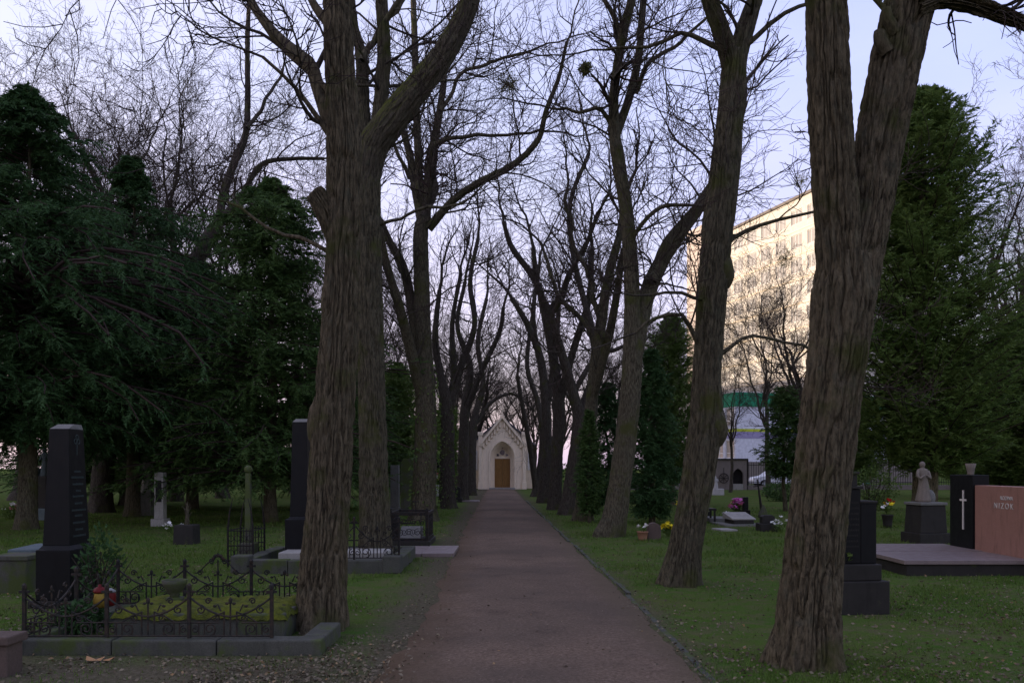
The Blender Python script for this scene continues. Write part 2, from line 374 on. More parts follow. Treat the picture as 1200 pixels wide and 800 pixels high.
def tubes(acc, pts, rad, sides):
    """pts (N,k,3), rad (N,k) : N thin tubes at once"""
    N, k, _ = pts.shape
    T = norm(np.gradient(pts, axis=1)); ref = np.zeros_like(T); ref[..., 0] = 0.34; ref[..., 1] = 0.81; ref[..., 2] = 0.47
    A = norm(np.cross(T, ref)); B = np.cross(T, A)
    th = 2 * PI * np.arange(sides) / sides
    V = pts[:, :, None, :] + rad[:, :, None, None] * (np.cos(th)[None, None, :, None] * A[:, :, None, :] + np.sin(th)[None, None, :, None] * B[:, :, None, :])
    n_, i, j = np.meshgrid(np.arange(N), np.arange(k - 1), np.arange(sides), indexing='ij'); j2 = (j + 1) % sides
    b = n_ * k * sides
    Q = np.stack([b + i * sides + j, b + i * sides + j2, b + (i + 1) * sides + j2, b + (i + 1) * sides + j], -1).reshape(-1, 4)
    acc.add(V.reshape(-1, 3), Q)
def grow(rg, start, dirv, length, rad, nseg, wander, up, taper=0.35):
    N = len(start); pts = np.zeros((N, nseg + 1, 3)); pts[:, 0] = start; d = norm(dirv); step = (length / nseg)[:, None]
    curl = rg.normal(0, 1, (N, 3)) * wander * 0.5
    for i in range(nseg):
        d = norm(d + rg.normal(0, 1, (N, 3)) * wander + curl * (1 if i % 3 else -1.2) + np.array([0, 0, up]))
        pts[:, i + 1] = pts[:, i] + d * step
    r_ = rad[:, None] * np.linspace(1, taper, nseg + 1)[None]
    return pts, r_
def children(rg, pts, rad, length, m, tmin, ang, lf, rf, rmin):
    N, k, _ = pts.shape
    t = tmin + (1 - tmin) * (np.arange(m)[None] + rg.rand(N, m)) / m; t = np.clip(t, 0, 0.999)
    f = t * (k - 1); i = f.astype(int); f = f - i; n_ = np.arange(N)[:, None]
    st = pts[n_, i] * (1 - f)[..., None] + pts[n_, i + 1] * f[..., None]
    tn = norm(pts[n_, i + 1] - pts[n_, i]); rr = rad[n_, i] * (1 - f) + rad[n_, i + 1] * f
    rnd = rg.normal(0, 1, (N, m, 3)); side = norm(rnd - tn * (rnd * tn).sum(-1, keepdims=True))
    a = (ang[0] + (ang[1] - ang[0]) * rg.rand(N, m))[..., None]
    d = tn * np.cos(a) + side * np.sin(a)
    ln = length[:, None] * lf * (1.15 - 0.6 * t) * (0.6 + 0.8 * rg.rand(N, m)); r2 = np.maximum(rr * rf * (0.7 + 0.5 * rg.rand(N, m)), rmin)
    return st.reshape(-1, 3), d.reshape(-1, 3), ln.ravel(), r2.ravel()

# ------------------------------------------------------------------ bare trees
def twigs_on(parent, limbs, seed, per_m=2.6, l1=2.2, origin=(0, 0, 0), zmin=2.2, m2=7, m3=6, rmin=0.0058, wander=0.16, up=0.05):
    """limbs: list of (points, radii). Grows three orders of branches on them."""
    rg = np.random.RandomState(seed); st, dv, ln, rd = [], [], [], []
    for p, r_, dens in limbs:
        if dens <= 0: continue
        s = np.concatenate([[0], np.cumsum(np.linalg.norm(np.diff(p, axis=0), axis=1))]); k = max(1, int(s[-1] * per_m * dens))
        t = np.sort(rg.rand(k)) * s[-1]
        for a in range(k):
            q = np.array([np.interp(t[a], s, p[:, c]) for c in range(3)]); rr = np.interp(t[a], s, r_)
            if q[2] < zmin: continue
            i = min(len(p) - 2, np.searchsorted(s, t[a])); tn = p[i + 1] - p[i]; tn /= np.linalg.norm(tn) + 1e-9
            x = rg.normal(0, 1, 3); x[2] += 0.25; x -= tn * x.dot(tn); x /= np.linalg.norm(x)
            an = rg.uniform(0.6, 1.2); st.append(q); dv.append(tn * math.cos(an) + x * math.sin(an))
            ln.append(l1 * rg.uniform(0.5, 1.5)); rd.append(min(rr * 0.5, 0.035) * rg.uniform(0.5, 1.0))
        st.append(p[-1]); dv.append(p[-1] - p[-2]); ln.append(l1 * 1.1); rd.append(r_[-1] * 0.85)
    st, dv, ln, rd = map(np.array, (st, dv, ln, rd)); rd = np.maximum(rd, 0.011)
    a1 = Acc(); p1, r1 = grow(rg, st, dv, ln, rd, 9, wander, up, 0.2); tubes(a1, p1, r1, 5)
    s2, d2, l2, q2 = children(rg, p1, r1, ln, m2, 0.15, (0.5, 1.1), 0.5, 0.62, rmin * 1.25); p2, r2 = grow(rg, s2, d2, l2, q2, 6, wander * 1.1, up)
    tubes(a1, p2, r2, 4)
    a3 = Acc(); s3, d3, l3, q3 = children(rg, p2, r2, l2, m3, 0.1, (0.45, 1.0), 0.55, 0.7, rmin); p3, r3 = grow(rg, s3, d3, l3, q3, 3, wander * 1.2, up, 0.6)
    tubes(a3, p3, r3, 3)
    a1.build('branches', 'bark_far', parent, True, origin)['kind'] = 'stuff'
    a3.build('twigs', 'twig', parent, False, origin)['kind'] = 'stuff'

def hero_tree(label, d, limbs, seed, bark='bark_brown', detail=0, slopes=None, per_m=2.2, l1=2.0, name='avenue_tree', cat='tree', group='bare trees lining the avenue', zmin=2.2, lumps=(), ivy=0, mossy=(), m3=6, bare=(), wf=1.0):
    """limbs[0] is the trunk; every limb is [(px, py, width_px), ...] at the tree's own distance d"""
    rg = random.Random(seed); base = limbs[0][0]; org = (gx(base[0], d), d, 0.0)
    t = thing(name, label, cat, org, 0, group); tl = []
    for k, lb in enumerate(limbs):
        sl = 0.0 if k == 0 else (slopes[k] if slopes and k in slopes else rg.uniform(-0.45, 0.45))
        pts, rad, dist, prev = [], [], 0.0, None
        for (px, py, wd) in lb:
            q = P(px, py, d)
            if prev is not None: dist += (q - prev).length
            prev = q.copy(); dd = d + sl * dist
            pts.append(P(px, py, dd)); rad.append(wd * wf * dd / FPX / 2)
        if k == 0:
            pts[0].z = 0.0; pts.insert(0, Vector((pts[0].x, pts[0].y, -0.18))); rad.insert(0, rad[0] * 1.05)
        acc = Acc(); main = rad[0] > 0.09
        if detail == 2 and main: p, r_ = big_tube(acc, pts, rad, 230, 0.022, 44, 0.042, 0.36 if k == 0 else 0, seed + k)
        elif detail == 1 and main: p, r_ = big_tube(acc, pts, rad, 150, 0.04, 36, 0.034, 0.3 if k == 0 else 0, seed + k)
        elif main: p, r_ = big_tube(acc, pts, rad, 56, 0.10, 22, 0.03, 0.34 if k == 0 else 0, seed + k)
        else: p, r_ = big_tube(acc, pts, rad, 10, 0.16, 0, 0, 0, seed + k)
        acc.build('trunk' if k == 0 else 'limb', ('bark_moss' if k in mossy else bark), t, True, org)
        tl.append((p, r_, 0.0 if k in bare else (0.35 if k == 0 else 1.0)))
    for (px, py, wd, ht, off) in lumps:
        q = P(px, py, d + off); b = MB(); b.ball((0, 0, 0), 1.0, 3)
        for v in b.bm.verts:
            f = 1 + 0.3 * (vnoise(v.co.x * 3 + 9, v.co.z * 3 + 9 + v.co.y * 2, None, seed) - 0.5); v.co *= f
            v.co.x *= wd * d / FPX / 2; v.co.y *= wd * d / FPX / 2; v.co.z *= ht * d / FPX / 2
        b.build('burl', bark, t, True, 0, (q.x - org[0], q.y - org[1], q.z))
    twigs_on(t, tl, seed, per_m, l1, org, zmin, m3=m3)
    if ivy:
        p, r_ = tl[0][0], tl[0][1]; m = (p[:, 2] > 0.3) & (p[:, 2] < ivy); p, r_ = p[m], r_[m]
        leaf_cloud_on(p, r_, 420, 'ivy', 'needle_olive', t, org, seed)
    return t
def leaf_tris(C, D, size, rg, aspect=0.5):
    """one small two-triangle leaf at each C pointing along D"""
    N = len(C); D = norm(D); x = rg.normal(0, 1, (N, 3)); S = norm(np.cross(D, x)); l = (size * (0.6 + 0.8 * rg.rand(N)))[:, None] if np.isscalar(size) else size[:, None]
    N3 = np.cross(D, S)
    V = np.stack([C, C + D * l * 0.5 + S * l * aspect * 0.5 + N3 * l * 0.08, C + D * l, C + D * l * 0.5 - S * l * aspect * 0.5 + N3 * l * 0.08], 1).reshape(-1, 3)
    return V, (np.arange(N)[:, None] * 4 + np.array([0, 1, 2, 3])[None])
def leaf_cloud_on(p, r_, n_, name, mat, parent, org, seed):
    rg = np.random.RandomState(seed); i = rg.randint(0, len(p), n_); th = rg.rand(n_) * 2 * PI; out_ = np.stack([np.cos(th), np.sin(th), rg.normal(0, 0.3, n_)], 1)
    C = p[i] + out_ * (r_[i] * rg.uniform(0.95, 1.35, n_))[:, None] + np.stack([0 * th, 0 * th, rg.normal(0, 0.1, n_)], 1)
    V, Q = leaf_tris(C, out_ + np.array([0, 0, -0.6]), 0.085, rg, 0.8); a = Acc(); a.add(V, Q); a.build(name, mat, parent, False, org)['kind'] = 'stuff'

def generic_tree(label, loc, h, seed, spread=0.5, name='bare_tree', forks=5, r0=None, group=None, m3=6, lean=0.0):
    rg = np.random.RandomState(seed); t = thing(name, label, 'tree', loc, 0, group); r0 = r0 or h * 0.014
    hb = h * rg.uniform(0.22, 0.36); n_ = 6
    pts = np.stack([np.cumsum(np.r_[0, rg.normal(lean, 0.05 * h / 12, n_ - 1)]), np.cumsum(np.r_[0, rg.normal(0, 0.05 * h / 12, n_ - 1)]), np.linspace(0, hb, n_)], 1); pts[0, 2] = -0.2
    rad = np.linspace(r0 * 1.15, r0 * 0.85, n_); acc = Acc(); p, r_ = big_tube(acc, pts, rad, 16, 0.2, 9, 0.02, 0.3, seed); acc.build('trunk', 'bark_far', t, True)
    tl = [(p, r_, 0.25)]; acc = Acc()
    for k in range(forks):
        az = 2 * PI * (k + rg.uniform(-0.3, 0.3)) / forks; tilt = rg.uniform(0.25, 0.75) * spread * 1.6 if k else 0.08
        q = pts[-1].copy(); q[2] -= rg.uniform(0, 0.25) * hb * (k > 0); dv = np.array([math.cos(az) * tilt, math.sin(az) * tilt, 1.0]); ll = (h - hb) * rg.uniform(0.6, 0.85)
        pp, rr = grow(rg, q[None], dv[None], np.array([ll]), np.array([r0 * rg.uniform(0.4, 0.65)]), 9, 0.13, 0.07, 0.16)
        p, r_ = big_tube(acc, pp[0], rr[0], 9, 0.25, 0, 0, 0, seed + k); tl.append((p, r_, 1.0))
        s2, d2, l2, q2 = children(rg, pp, rr, np.array([ll]), 5, 0.2, (0.5, 1.0), 0.5, 0.6, 0.02); p2, r2 = grow(rg, s2, d2, l2, q2, 7, 0.14, 0.08, 0.3)
        for a in range(len(p2)):
            tubes(acc, p2[a:a + 1], r2[a:a + 1], 6); tl.append((p2[a], r2[a], 1.0))
    acc.build('limbs', 'bark_far', t, True)
    twigs_on(t, tl, seed + 50, 1.2, h * 0.12, (0, 0, 0), hb * 0.8, m2=6, m3=m3, rmin=0.007)
    return t

# ------------------------------------------------------------------ conifers and shrubs
def conifer(label, loc, h, r, z0, seed, mat, name='conifer', cat='conifer', group=None, nb=300, nsp=18, nl=12, droop=0.35, leaf=0.13, spray=0.42, top=0.8, stems=1, r0=0.16, ragged=0.25, wood='bark_grey', gaps=0.0, vert=-0.15):
    rg = np.random.RandomState(seed); t = thing(name, label, cat, loc, 0, group)
    acc = Acc()
    for k in range(stems):
        ox, oy = (0, 0) if stems == 1 else (0.16 * math.cos(k * 2.4), 0.12 * math.sin(k * 2.4))
        pts = np.stack([ox + np.cumsum(np.r_[0, rg.normal(0, 0.04, 7)]) * (1 if stems == 1 else 1.4), oy + np.cumsum(np.r_[0, rg.normal(0, 0.04, 7)]), np.linspace(-0.2, h * 0.93, 8)], 1)
        big_tube(acc, pts, np.linspace(r0, 0.015, 8), 18, 0.2, 10, 0.015, 0.3, seed + k)
    acc.build('trunk', wood, t, True)
    u = (np.arange(nb) + rg.rand(nb)) / nb; u = u ** 1.15
    z = z0 + (h - z0) * u; prof = np.maximum(0.05, (1 - u) ** top) * np.minimum(1, 0.62 + 2.2 * u)
    lob = 1 + ragged * (vnoise(u * 9, np.zeros(nb) + seed, None, seed) - 0.5) * 2
    ln = r * prof * lob * rg.uniform(0.6, 1.12, nb); az = np.arange(nb) * 2.39996 + rg.normal(0, 0.4, nb)
    if gaps:
        gn = 0.5 * vnoise((az % (2 * PI)) * 2.2 + 20, z * 1.7 + 7, None, seed) + 0.5 * vnoise((az % (2 * PI)) * 5 + 20, z * 4 + 7, None, seed + 1); keep = gn > gaps * (0.35 + 0.75 * u) * (u < 0.9)
        ln = ln * (0.75 + 0.6 * vnoise((az % (2 * PI)) * 1.6 + 40, z * 0.7, None, seed + 4)); z, ln, az, u = z[keep], ln[keep], az[keep], u[keep]; nb = len(z)
    ca = np.stack([np.cos(az), np.sin(az), 0 * az], 1)
    s = np.linspace(0, 1, 7); rise = rg.uniform(0.05, 0.35, nb)
    pts = ca[:, None, :] * (ln[:, None] * s[None])[..., None]; pts[..., 2] = z[:, None] + ln[:, None] * (rise[:, None] * s[None] - droop * rg.uniform(0.6, 1.3, nb)[:, None] * s[None] ** 2)
    pts[..., :2] += rg.normal(0, 0.02, (nb, 7, 2)) * ln[:, None, None]
    a2 = Acc(); tubes(a2, pts, np.maximum(0.006, ln * 0.011)[:, None] * np.linspace(1, 0.35, 7)[None], 3); a2.build('branches', 'twig', t)['kind'] = 'stuff'
    # sprays along each branch
    m = nsp; tt = np.clip(0.12 + 0.9 * (np.arange(m)[None] + rg.rand(nb, m)) / m, 0, 0.999); f = tt * 6; i = f.astype(int); f = (f - i)[..., None]; n_ = np.arange(nb)[:, None]
    st = pts[n_, i] * (1 - f) + pts[n_, i + 1] * f; tn = norm(pts[n_, i + 1] - pts[n_, i])
    lat = np.stack([-np.sin(az), np.cos(az), 0 * az], 1)[:, None, :] * np.where(rg.rand(nb, m) < 0.5, -1, 1)[..., None]
    ad = norm(tn * rg.uniform(0.4, 1.0, (nb, m, 1)) + lat * rg.uniform(0.1, 1.0, (nb, m, 1)) + np.array([0, 0, 1.0]) * (vert + rg.uniform(-0.75, 0.75, (nb, m, 1))))
    sl = spray * (1.1 - 0.55 * tt) * rg.uniform(0.6, 1.25, (nb, m)) * np.clip(ln[:, None] / (0.5 * r), 0.35, 1.1)
    st = st.reshape(-1, 3); ad = ad.reshape(-1, 3); sl = sl.ravel(); N = len(st)
    up = np.array([0, 0, 1.0]) + rg.normal(0, 0.35, (N, 3)); sd_ = norm(np.cross(ad, up))
    q = (np.arange(nl)[None] + rg.rand(N, nl)) / nl; sg = np.where(np.arange(nl) % 2 == 0, 1.0, -1.0)[None, :, None]
    C = st[:, None] + ad[:, None] * (sl[:, None] * q)[..., None] + np.array([0, 0, -1.0]) * (sl[:, None] * 0.22 * q ** 2)[..., None]
    D = norm(ad[:, None] * 0.8 + sd_[:, None] * sg * 0.75 + rg.normal(0, 0.22, (N, nl, 3)) + np.array([0, 0, -0.12]))
    C = C.reshape(-1, 3); D = D.reshape(-1, 3); K = len(C); ll = (leaf * rg.uniform(0.6, 1.3, K))[:, None]
    W = norm(np.cross(D, rg.normal(0, 1, (K, 3)))) * ll * 0.14
    V = np.stack([C - W, C + W, C + D * ll], 1).reshape(-1, 3); a3 = Acc(); a3.add(V, None, np.arange(K * 3).reshape(-1, 3))
    a3.build('crown', mat, t)['kind'] = 'stuff'
    return t
def shrub(label, loc, r, h, seed, mat, n_=2500, size=0.07, name='shrub', cat='shrub', group=None, aspect=0.5):
    rg = np.random.RandomState(seed); t = thing(name, label, cat, loc, 0, group)
    N = 26; az = rg.rand(N) * 2 * PI; st = np.stack([rg.normal(0, r * 0.12, N), rg.normal(0, r * 0.12, N), 0 * az - 0.03], 1)
    dv = np.stack([np.cos(az) * rg.rand(N) * r, np.sin(az) * rg.rand(N) * r, 0 * az + h * 0.8], 1)
    p, q = grow(rg, st, dv, np.linalg.norm(dv, axis=1), np.full(N, 0.008 + 0.006 * h), 5, 0.15, 0.05); a = Acc(); tubes(a, p, q, 4); a.build('stems', 'bark_far', t)['kind'] = 'stuff'
    c = norm(rg.normal(0, 1, (n_, 3))); rr = rg.uniform(0.35, 1.0, n_) ** 0.6 * (0.75 + 0.5 * vnoise(c[:, 0] * 3 + 10, c[:, 1] * 3 + 10 + 2 * c[:, 2], None, seed))
    C = c * rr[:, None] * np.array([r, r, h * 0.5]); C[:, 2] = np.maximum(0.02, C[:, 2] + h * 0.52)
    V, Q = leaf_tris(C, c + rg.normal(0, 0.7, (n_, 3)), size, rg, aspect); a = Acc(); a.add(V, Q); a.build('crown', mat, t)['kind'] = 'stuff'
    return t
def bouquet(label, loc, r, h, seed, petal, green='leaf_bright', nf=9, name='flower_bouquet', pot=None, group=None, fs=0.05, z0=0.0):
    """flowers on stems with leaves; an optional pot (material, radius, height)"""
    rg = random.Random(seed); t = thing(name, label, 'flowers', loc, 0, group); zb = z0
    if pot:
        m_, pr, ph = pot; MB().lathe([(pr * 0.7, 0), (pr * 0.82, ph * 0.3), (pr, ph * 0.9), (pr * 1.08, ph * 0.92), (pr * 1.08, ph), (pr * 0.9, ph), (pr * 0.88, ph * 0.9)], 16).build('pot', m_, t, True); zb = ph * 0.9
    st = MB(); lv = MB()
    for k in range(nf):
        a = rg.uniform(0, 2 * PI); rr = r * math.sqrt(rg.uniform(0, 1)); hh = zb + (h - zb) * rg.uniform(0.6, 1.0) * (1 - 0.35 * rr / r)
        e = (rr * math.cos(a), rr * math.sin(a), hh); st.tube([(e[0] * 0.15, e[1] * 0.15, zb if pot else 0.0), (e[0] * 0.6, e[1] * 0.6, zb + (hh - zb) * 0.6), e], 0.006, 4)
        f = MB(); m = 7
        f.ball((0, 0, 0), fs * 0.3, 1)
        for j in range(m):
            b = 2 * PI * j / m + rg.uniform(-0.2, 0.2); ca, sa = math.cos(b), math.sin(b); el = rg.uniform(0.1, 0.7)
            c0 = Vector((ca * fs * 0.15, sa * fs * 0.15, 0)); tip = Vector((ca * fs * math.cos(el), sa * fs * math.cos(el), fs * math.sin(el))); sd_ = Vector((-sa, ca, 0)) * fs * 0.38
            mid = (c0 + tip) / 2; vv = [f.bm.verts.new(x) for x in (c0, mid + sd_, tip, mid - sd_)]; f.bm.faces.new(vv)
        pm = petal if isinstance(petal, str) else petal[k % len(petal)]
        o = f.build('blossom', pm, t); o.location = e; o.rotation_euler = (rg.uniform(-0.6, 0.6), rg.uniform(-0.6, 0.6), 0)
        for j in range(3):
            b = rg.uniform(0, 2 * PI); q = Vector((e[0] * 0.6, e[1] * 0.6, zb + (hh - zb) * rg.uniform(0.2, 0.8))); dd = Vector((math.cos(b), math.sin(b), rg.uniform(0, 0.7))) * fs * 1.8; s_ = Vector((-math.sin(b), math.cos(b), 0)) * fs * 0.4
            lv.bm.faces.new([lv.bm.verts.new(x) for x in (q, q + dd * 0.5 + s_, q + dd, q + dd * 0.5 - s_)])
    st.build('stems', green, t); lv.build('leaves', green, t)
    return t

# ================================================================== GROUND
n = NB('lawn'); n.b.inputs['Specular IOR Level'].default_value = 0.0
sx_ = n.t.nodes.new('ShaderNodeSeparateXYZ'); n.link(n.tcn.outputs['Object'], sx_.inputs[0]); gX, gY = sx_.outputs['X'], sx_.outputs['Y']
g1 = n.noise(0.55, 5, 0.6); g2 = n.noise(6.0, 5, 0.65); g3 = n.noise(55, 3, 0.6)
c = n.ramp(g1, [(0.32, (0.042, 0.102, 0.015)), (0.52, (0.064, 0.113, 0.019)), (0.68, (0.088, 0.104, 0.03))])
c = n.mix(n.rng(g2, 0.40, 0.62, 0, 0.75), c, (0.095, 0.09, 0.042)); c = n.mix(n.rng(n.noise(1.5, 6, 0.7), 0.5, 0.66, 0, 0.75), c, (0.108, 0.096, 0.052)); c = n.mix(n.rng(g3, 0.35, 0.7, 0, 0.6), c, (0.036, 0.054, 0.018))
q = n.math('ABSOLUTE', n.math('SUBTRACT', n.math('ADD', gX, n.math('MULTIPLY', gY, 0.0217)), 0.25))
edge = n.rng(n.math('ADD', q, n.math('MULTIPLY', n.noise(1.6, 4), -0.9)), 0.75, 1.25, 1, 0)
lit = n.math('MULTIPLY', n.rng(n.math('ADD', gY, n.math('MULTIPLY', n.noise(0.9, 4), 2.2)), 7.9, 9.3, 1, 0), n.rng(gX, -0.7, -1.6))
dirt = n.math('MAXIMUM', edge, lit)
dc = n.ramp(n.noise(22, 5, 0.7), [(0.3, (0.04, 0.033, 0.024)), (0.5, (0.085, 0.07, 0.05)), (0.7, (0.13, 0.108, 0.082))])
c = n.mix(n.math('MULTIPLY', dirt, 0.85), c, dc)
n.col(c).rough(0.95).bump(n.math('ADD', g2, n.math('MULTIPLY', g3, 0.7)), 0.8, 0.03)
n = NB('path_gravel'); n.b.inputs['Specular IOR Level'].default_value = 0.03
f1 = n.noise(0.3, 5, 0.62); f2 = n.noise(28, 5, 0.75); vo = n.t.nodes.new('ShaderNodeTexVoronoi'); vo.inputs['Scale'].default_value = 70; n.link(n.coord(), vo.inputs['Vector'])
c = n.ramp(f2, [(0.28, (0.056, 0.04, 0.028)), (0.5, (0.135, 0.097, 0.069)), (0.72, (0.216, 0.16, 0.117))])
c = n.mix(n.rng(f1, 0.40, 0.58, 0, 0.75), c, (0.08, 0.063, 0.048)); c = n.mix(n.rng(n.noise(1.7, 5, 0.65), 0.55, 0.7, 0, 0.45), c, (0.045, 0.034, 0.027)); c = n.mix(n.rng(vo.outputs['Color'], 0.72, 0.98, 0, 0.5), c, (0.21, 0.155, 0.125))
sx_ = n.t.nodes.new('ShaderNodeSeparateXYZ'); n.link(n.tcn.outputs['Object'], sx_.inputs[0])
q = n.math('SUBTRACT', n.math('ADD', sx_.outputs['X'], n.math('MULTIPLY', sx_.outputs['Y'], 0.0217)), 0.25)
lf = n.rng(n.math('ADD', q, n.math('MULTIPLY', n.noise(1.3, 5), 0.7)), -0.75, -0.15, 1, 0)
c = n.mix(n.math('MULTIPLY', lf, 0.8), c, (0.085, 0.058, 0.034))
rf = n.rng(n.math('ADD', q, n.math('MULTIPLY', n.noise(2.1, 5), -0.6)), 0.65, 0.95)
c = n.mix(n.math('MULTIPLY', rf, 0.7), c, (0.10, 0.078, 0.052))
n.col(c).rough(0.92).bump(n.math('ADD', f2, vo.outputs['Distance']), 0.6, 0.012)

PRy = [-4, 6.45, 8.8, 12.6, 18.6, 34.8, 61.2]; PRx = [1.5, 1.43, 1.42, 1.36, 1.17, 0.75, 0.12]
PLy = [-4, 3.2, 5.2, 6.3, 6.9, 7.84, 10.5, 14.3, 23.5, 57, 61.2]; PLx = [-2.4, -1.7, -1.2, -1.06, -1.02, -0.97, -0.95, -1.04, -1.22, -1.75, -1.8]
def path_r(y): return np.interp(y, PRy, PRx)
def path_l(y): return np.interp(y, PLy, PLx)
gm = bpy.data.meshes.new('ground'); gm.from_pydata([(-500, -300, 0), (500, -300, 0), (500, 800, 0), (-500, 800, 0)], [], [(0, 1, 2, 3)])
tag(link_mesh('ground', gm, 'lawn'), 'dark green cemetery lawn with bare soil along the path', None, None, 'structure')
ys = np.concatenate([np.arange(-4, 20, 0.12), np.arange(20, 61.2, 0.5)]); rg = np.random.RandomState(3)
wl = (vnoise(ys * 1.7, ys * 0 + 3.3) - 0.5) * 0.22 + (vnoise(ys * 6, ys * 0 + 8.3) - 0.5) * 0.09; wr = (vnoise(ys * 1.3, ys * 0 + 5.3) - 0.5) * 0.10 + (vnoise(ys * 7, ys * 0 + 1.3) - 0.5) * 0.06
V = []; K = 9
for i, y in enumerate(ys):
    a, b = path_l(y) + wl[i], path_r(y) + wr[i]
    for k in range(K):
        u = k / (K - 1); V.append((a + (b - a) * u, y, 0.005 + 0.035 * math.sin(PI * u) ** 0.7))
i, j = np.meshgrid(np.arange(len(ys) - 1), np.arange(K - 1), indexing='ij')
Q = np.stack([i * K + j, i * K + j + 1, (i + 1) * K + j + 1, (i + 1) * K + j], -1).reshape(-1, 4)
tag(link_mesh('path', np_mesh('path', V, [Q]), 'path_gravel', None, True), 'straight reddish gravel path leading to the chapel', None, None, 'structure')
rm = bpy.data.meshes.new('road'); rm.from_pydata([(-20, 62.6, 0.006), (90, 62.6, 0.006), (90, 76, 0.006), (-20, 76, 0.006)], [], [(0, 1, 2, 3)])
rm2 = tag(link_mesh('road', rm, 'asphalt'), 'asphalt street behind the cemetery railing', None, None, 'structure')
rm2.location.x = 26
# shallow stone edging along the right side of the path: each stone a piece of the path
pathob = bpy.data.objects['path']; rg = random.Random(5); y = 5.0; em = None
while y < 40:
    if em is None: em = MB().box(-0.028, 0.028, -0.47, 0.47, -0.15, 0.0).mesh('edging_stone'); em.materials.append(MATS['kerb_stone'])
    o = bpy.data.objects.new('edging_stone', em); COL.objects.link(o); o.parent = pathob
    o.location = (float(path_r(y + 0.47)) + 0.06 + rg.uniform(-0.015, 0.015), y + 0.47, 0.022 + rg.uniform(-0.02, 0.008)); o.rotation_euler = (rg.uniform(-0.01, 0.01), rg.uniform(-0.08, 0.08), 0.012 + rg.uniform(-0.02, 0.02)); y += 0.95

# ================================================================== CHAPEL
def arch(hw, spring, rise, n_=10):
    """pointed arch outline from right foot over the apex to the left foot, in (x,z)"""
    cx = (rise * rise - hw * hw) / (2 * hw); r_ = hw + cx; a1 = math.asin(rise / r_)
    rt = [(-cx + r_ * math.cos(a1 * k / n_), spring + r_ * math.sin(a1 * k / n_)) for k in range(n_ + 1)]
    return [(hw, 0.0)] + rt + [(-x, z) for x, z in rt[::-1][1:]] + [(-hw, 0.0)]
def band(mb, o1, o2, y0, y1):
    """solid band between two outlines with the same number of points"""
    A = [mb.bm.verts.new((x, y0, z)) for x, z in o1]; B = [mb.bm.verts.new((x, y0, z)) for x, z in o2]
    C = [mb.bm.verts.new((x, y1, z)) for x, z in o1]; D = [mb.bm.verts.new((x, y1, z)) for x, z in o2]
    for i in range(len(o1) - 1):
        for q in ((A[i], A[i + 1], B[i + 1], B[i]), (C[i], C[i + 1], D[i + 1], D[i]), (A[i], A[i + 1], C[i + 1], C[i]), (B[i], B[i + 1], D[i + 1], D[i])): mb.bm.faces.new(q)
    for i in (0, -1): mb.bm.faces.new((A[i], B[i], D[i], C[i]))
    return mb
ch = thing('chapel', 'small cream neo-gothic chapel with wooden doors at the end of the path', 'chapel', (-0.70, 61.5, 0)); ch.scale = (0.94, 1, 0.98)
HW, EV, AP = 1.55, 3.35, 5.2
o1 = arch(0.92, 2.3, 1.22)
MB().prism([(-HW, 0), ] + o1[::-1] + [(HW, 0), (HW, EV), (0, AP), (-HW, EV)], 0, 0.3).build('facade', 'plaster_cream', ch)
for k, (hw, s_, rise, y0) in enumerate(((0.92, 2.3, 1.22, 0.16), (0.82, 2.3, 1.08, 0.34), (0.72, 2.3, 0.95, 0.52))):
    b = MB(); band(b, arch(hw, s_, rise), arch(hw - 0.105, s_, rise - 0.14), y0, y0 + 0.3); b.build('archivolt', 'plaster_cream', ch)
b = MB(); band(b, arch(1.06, 2.3, 1.40), arch(0.921, 2.3, 1.221), -0.06, -0.002); b.build('hood_mould', 'plaster_cream', ch, False, 0.01)
ty = MB(); ty.prism(arch(0.63, 0.02, 0.82)[1:-1] , 0.34, 0.44); tym = ty.build('tympanum', 'plaster_cream', ch, loc=(0, 0.4, 2.36))
tr = MB()
for (cx, cz, r_) in ((0, 0.36, 0.23), (-0.36, 0.16, 0.13), (0.36, 0.16, 0.13), (0, 0.69, 0.07), (-0.24, 0.56, 0.06), (0.24, 0.56, 0.06)):
    tr.tube([(cx + r_ * math.cos(a), 0.32, cz + r_ * math.sin(a)) for a in np.linspace(0, 2 * PI, 17)], 0.028, 6)
tr.build('tracery', 'plaster_cream', tym)
for (cx, cz, r_) in ((0, 0.36, 0.20), (-0.36, 0.16, 0.10), (0.36, 0.16, 0.10), (0, 0.69, 0.045)):
    MB().prism([(cx + r_ * math.cos(a), cz + r_ * math.sin(a)) for a in np.linspace(0, 2 * PI, 17)[:-1]], 0.325, 0.338).build('opening', 'glass_dark', tym)
MB().box(-0.66, 0.66, 0.73, 0.86, 2.26, 2.40).build('lintel', 'plaster_cream', ch)
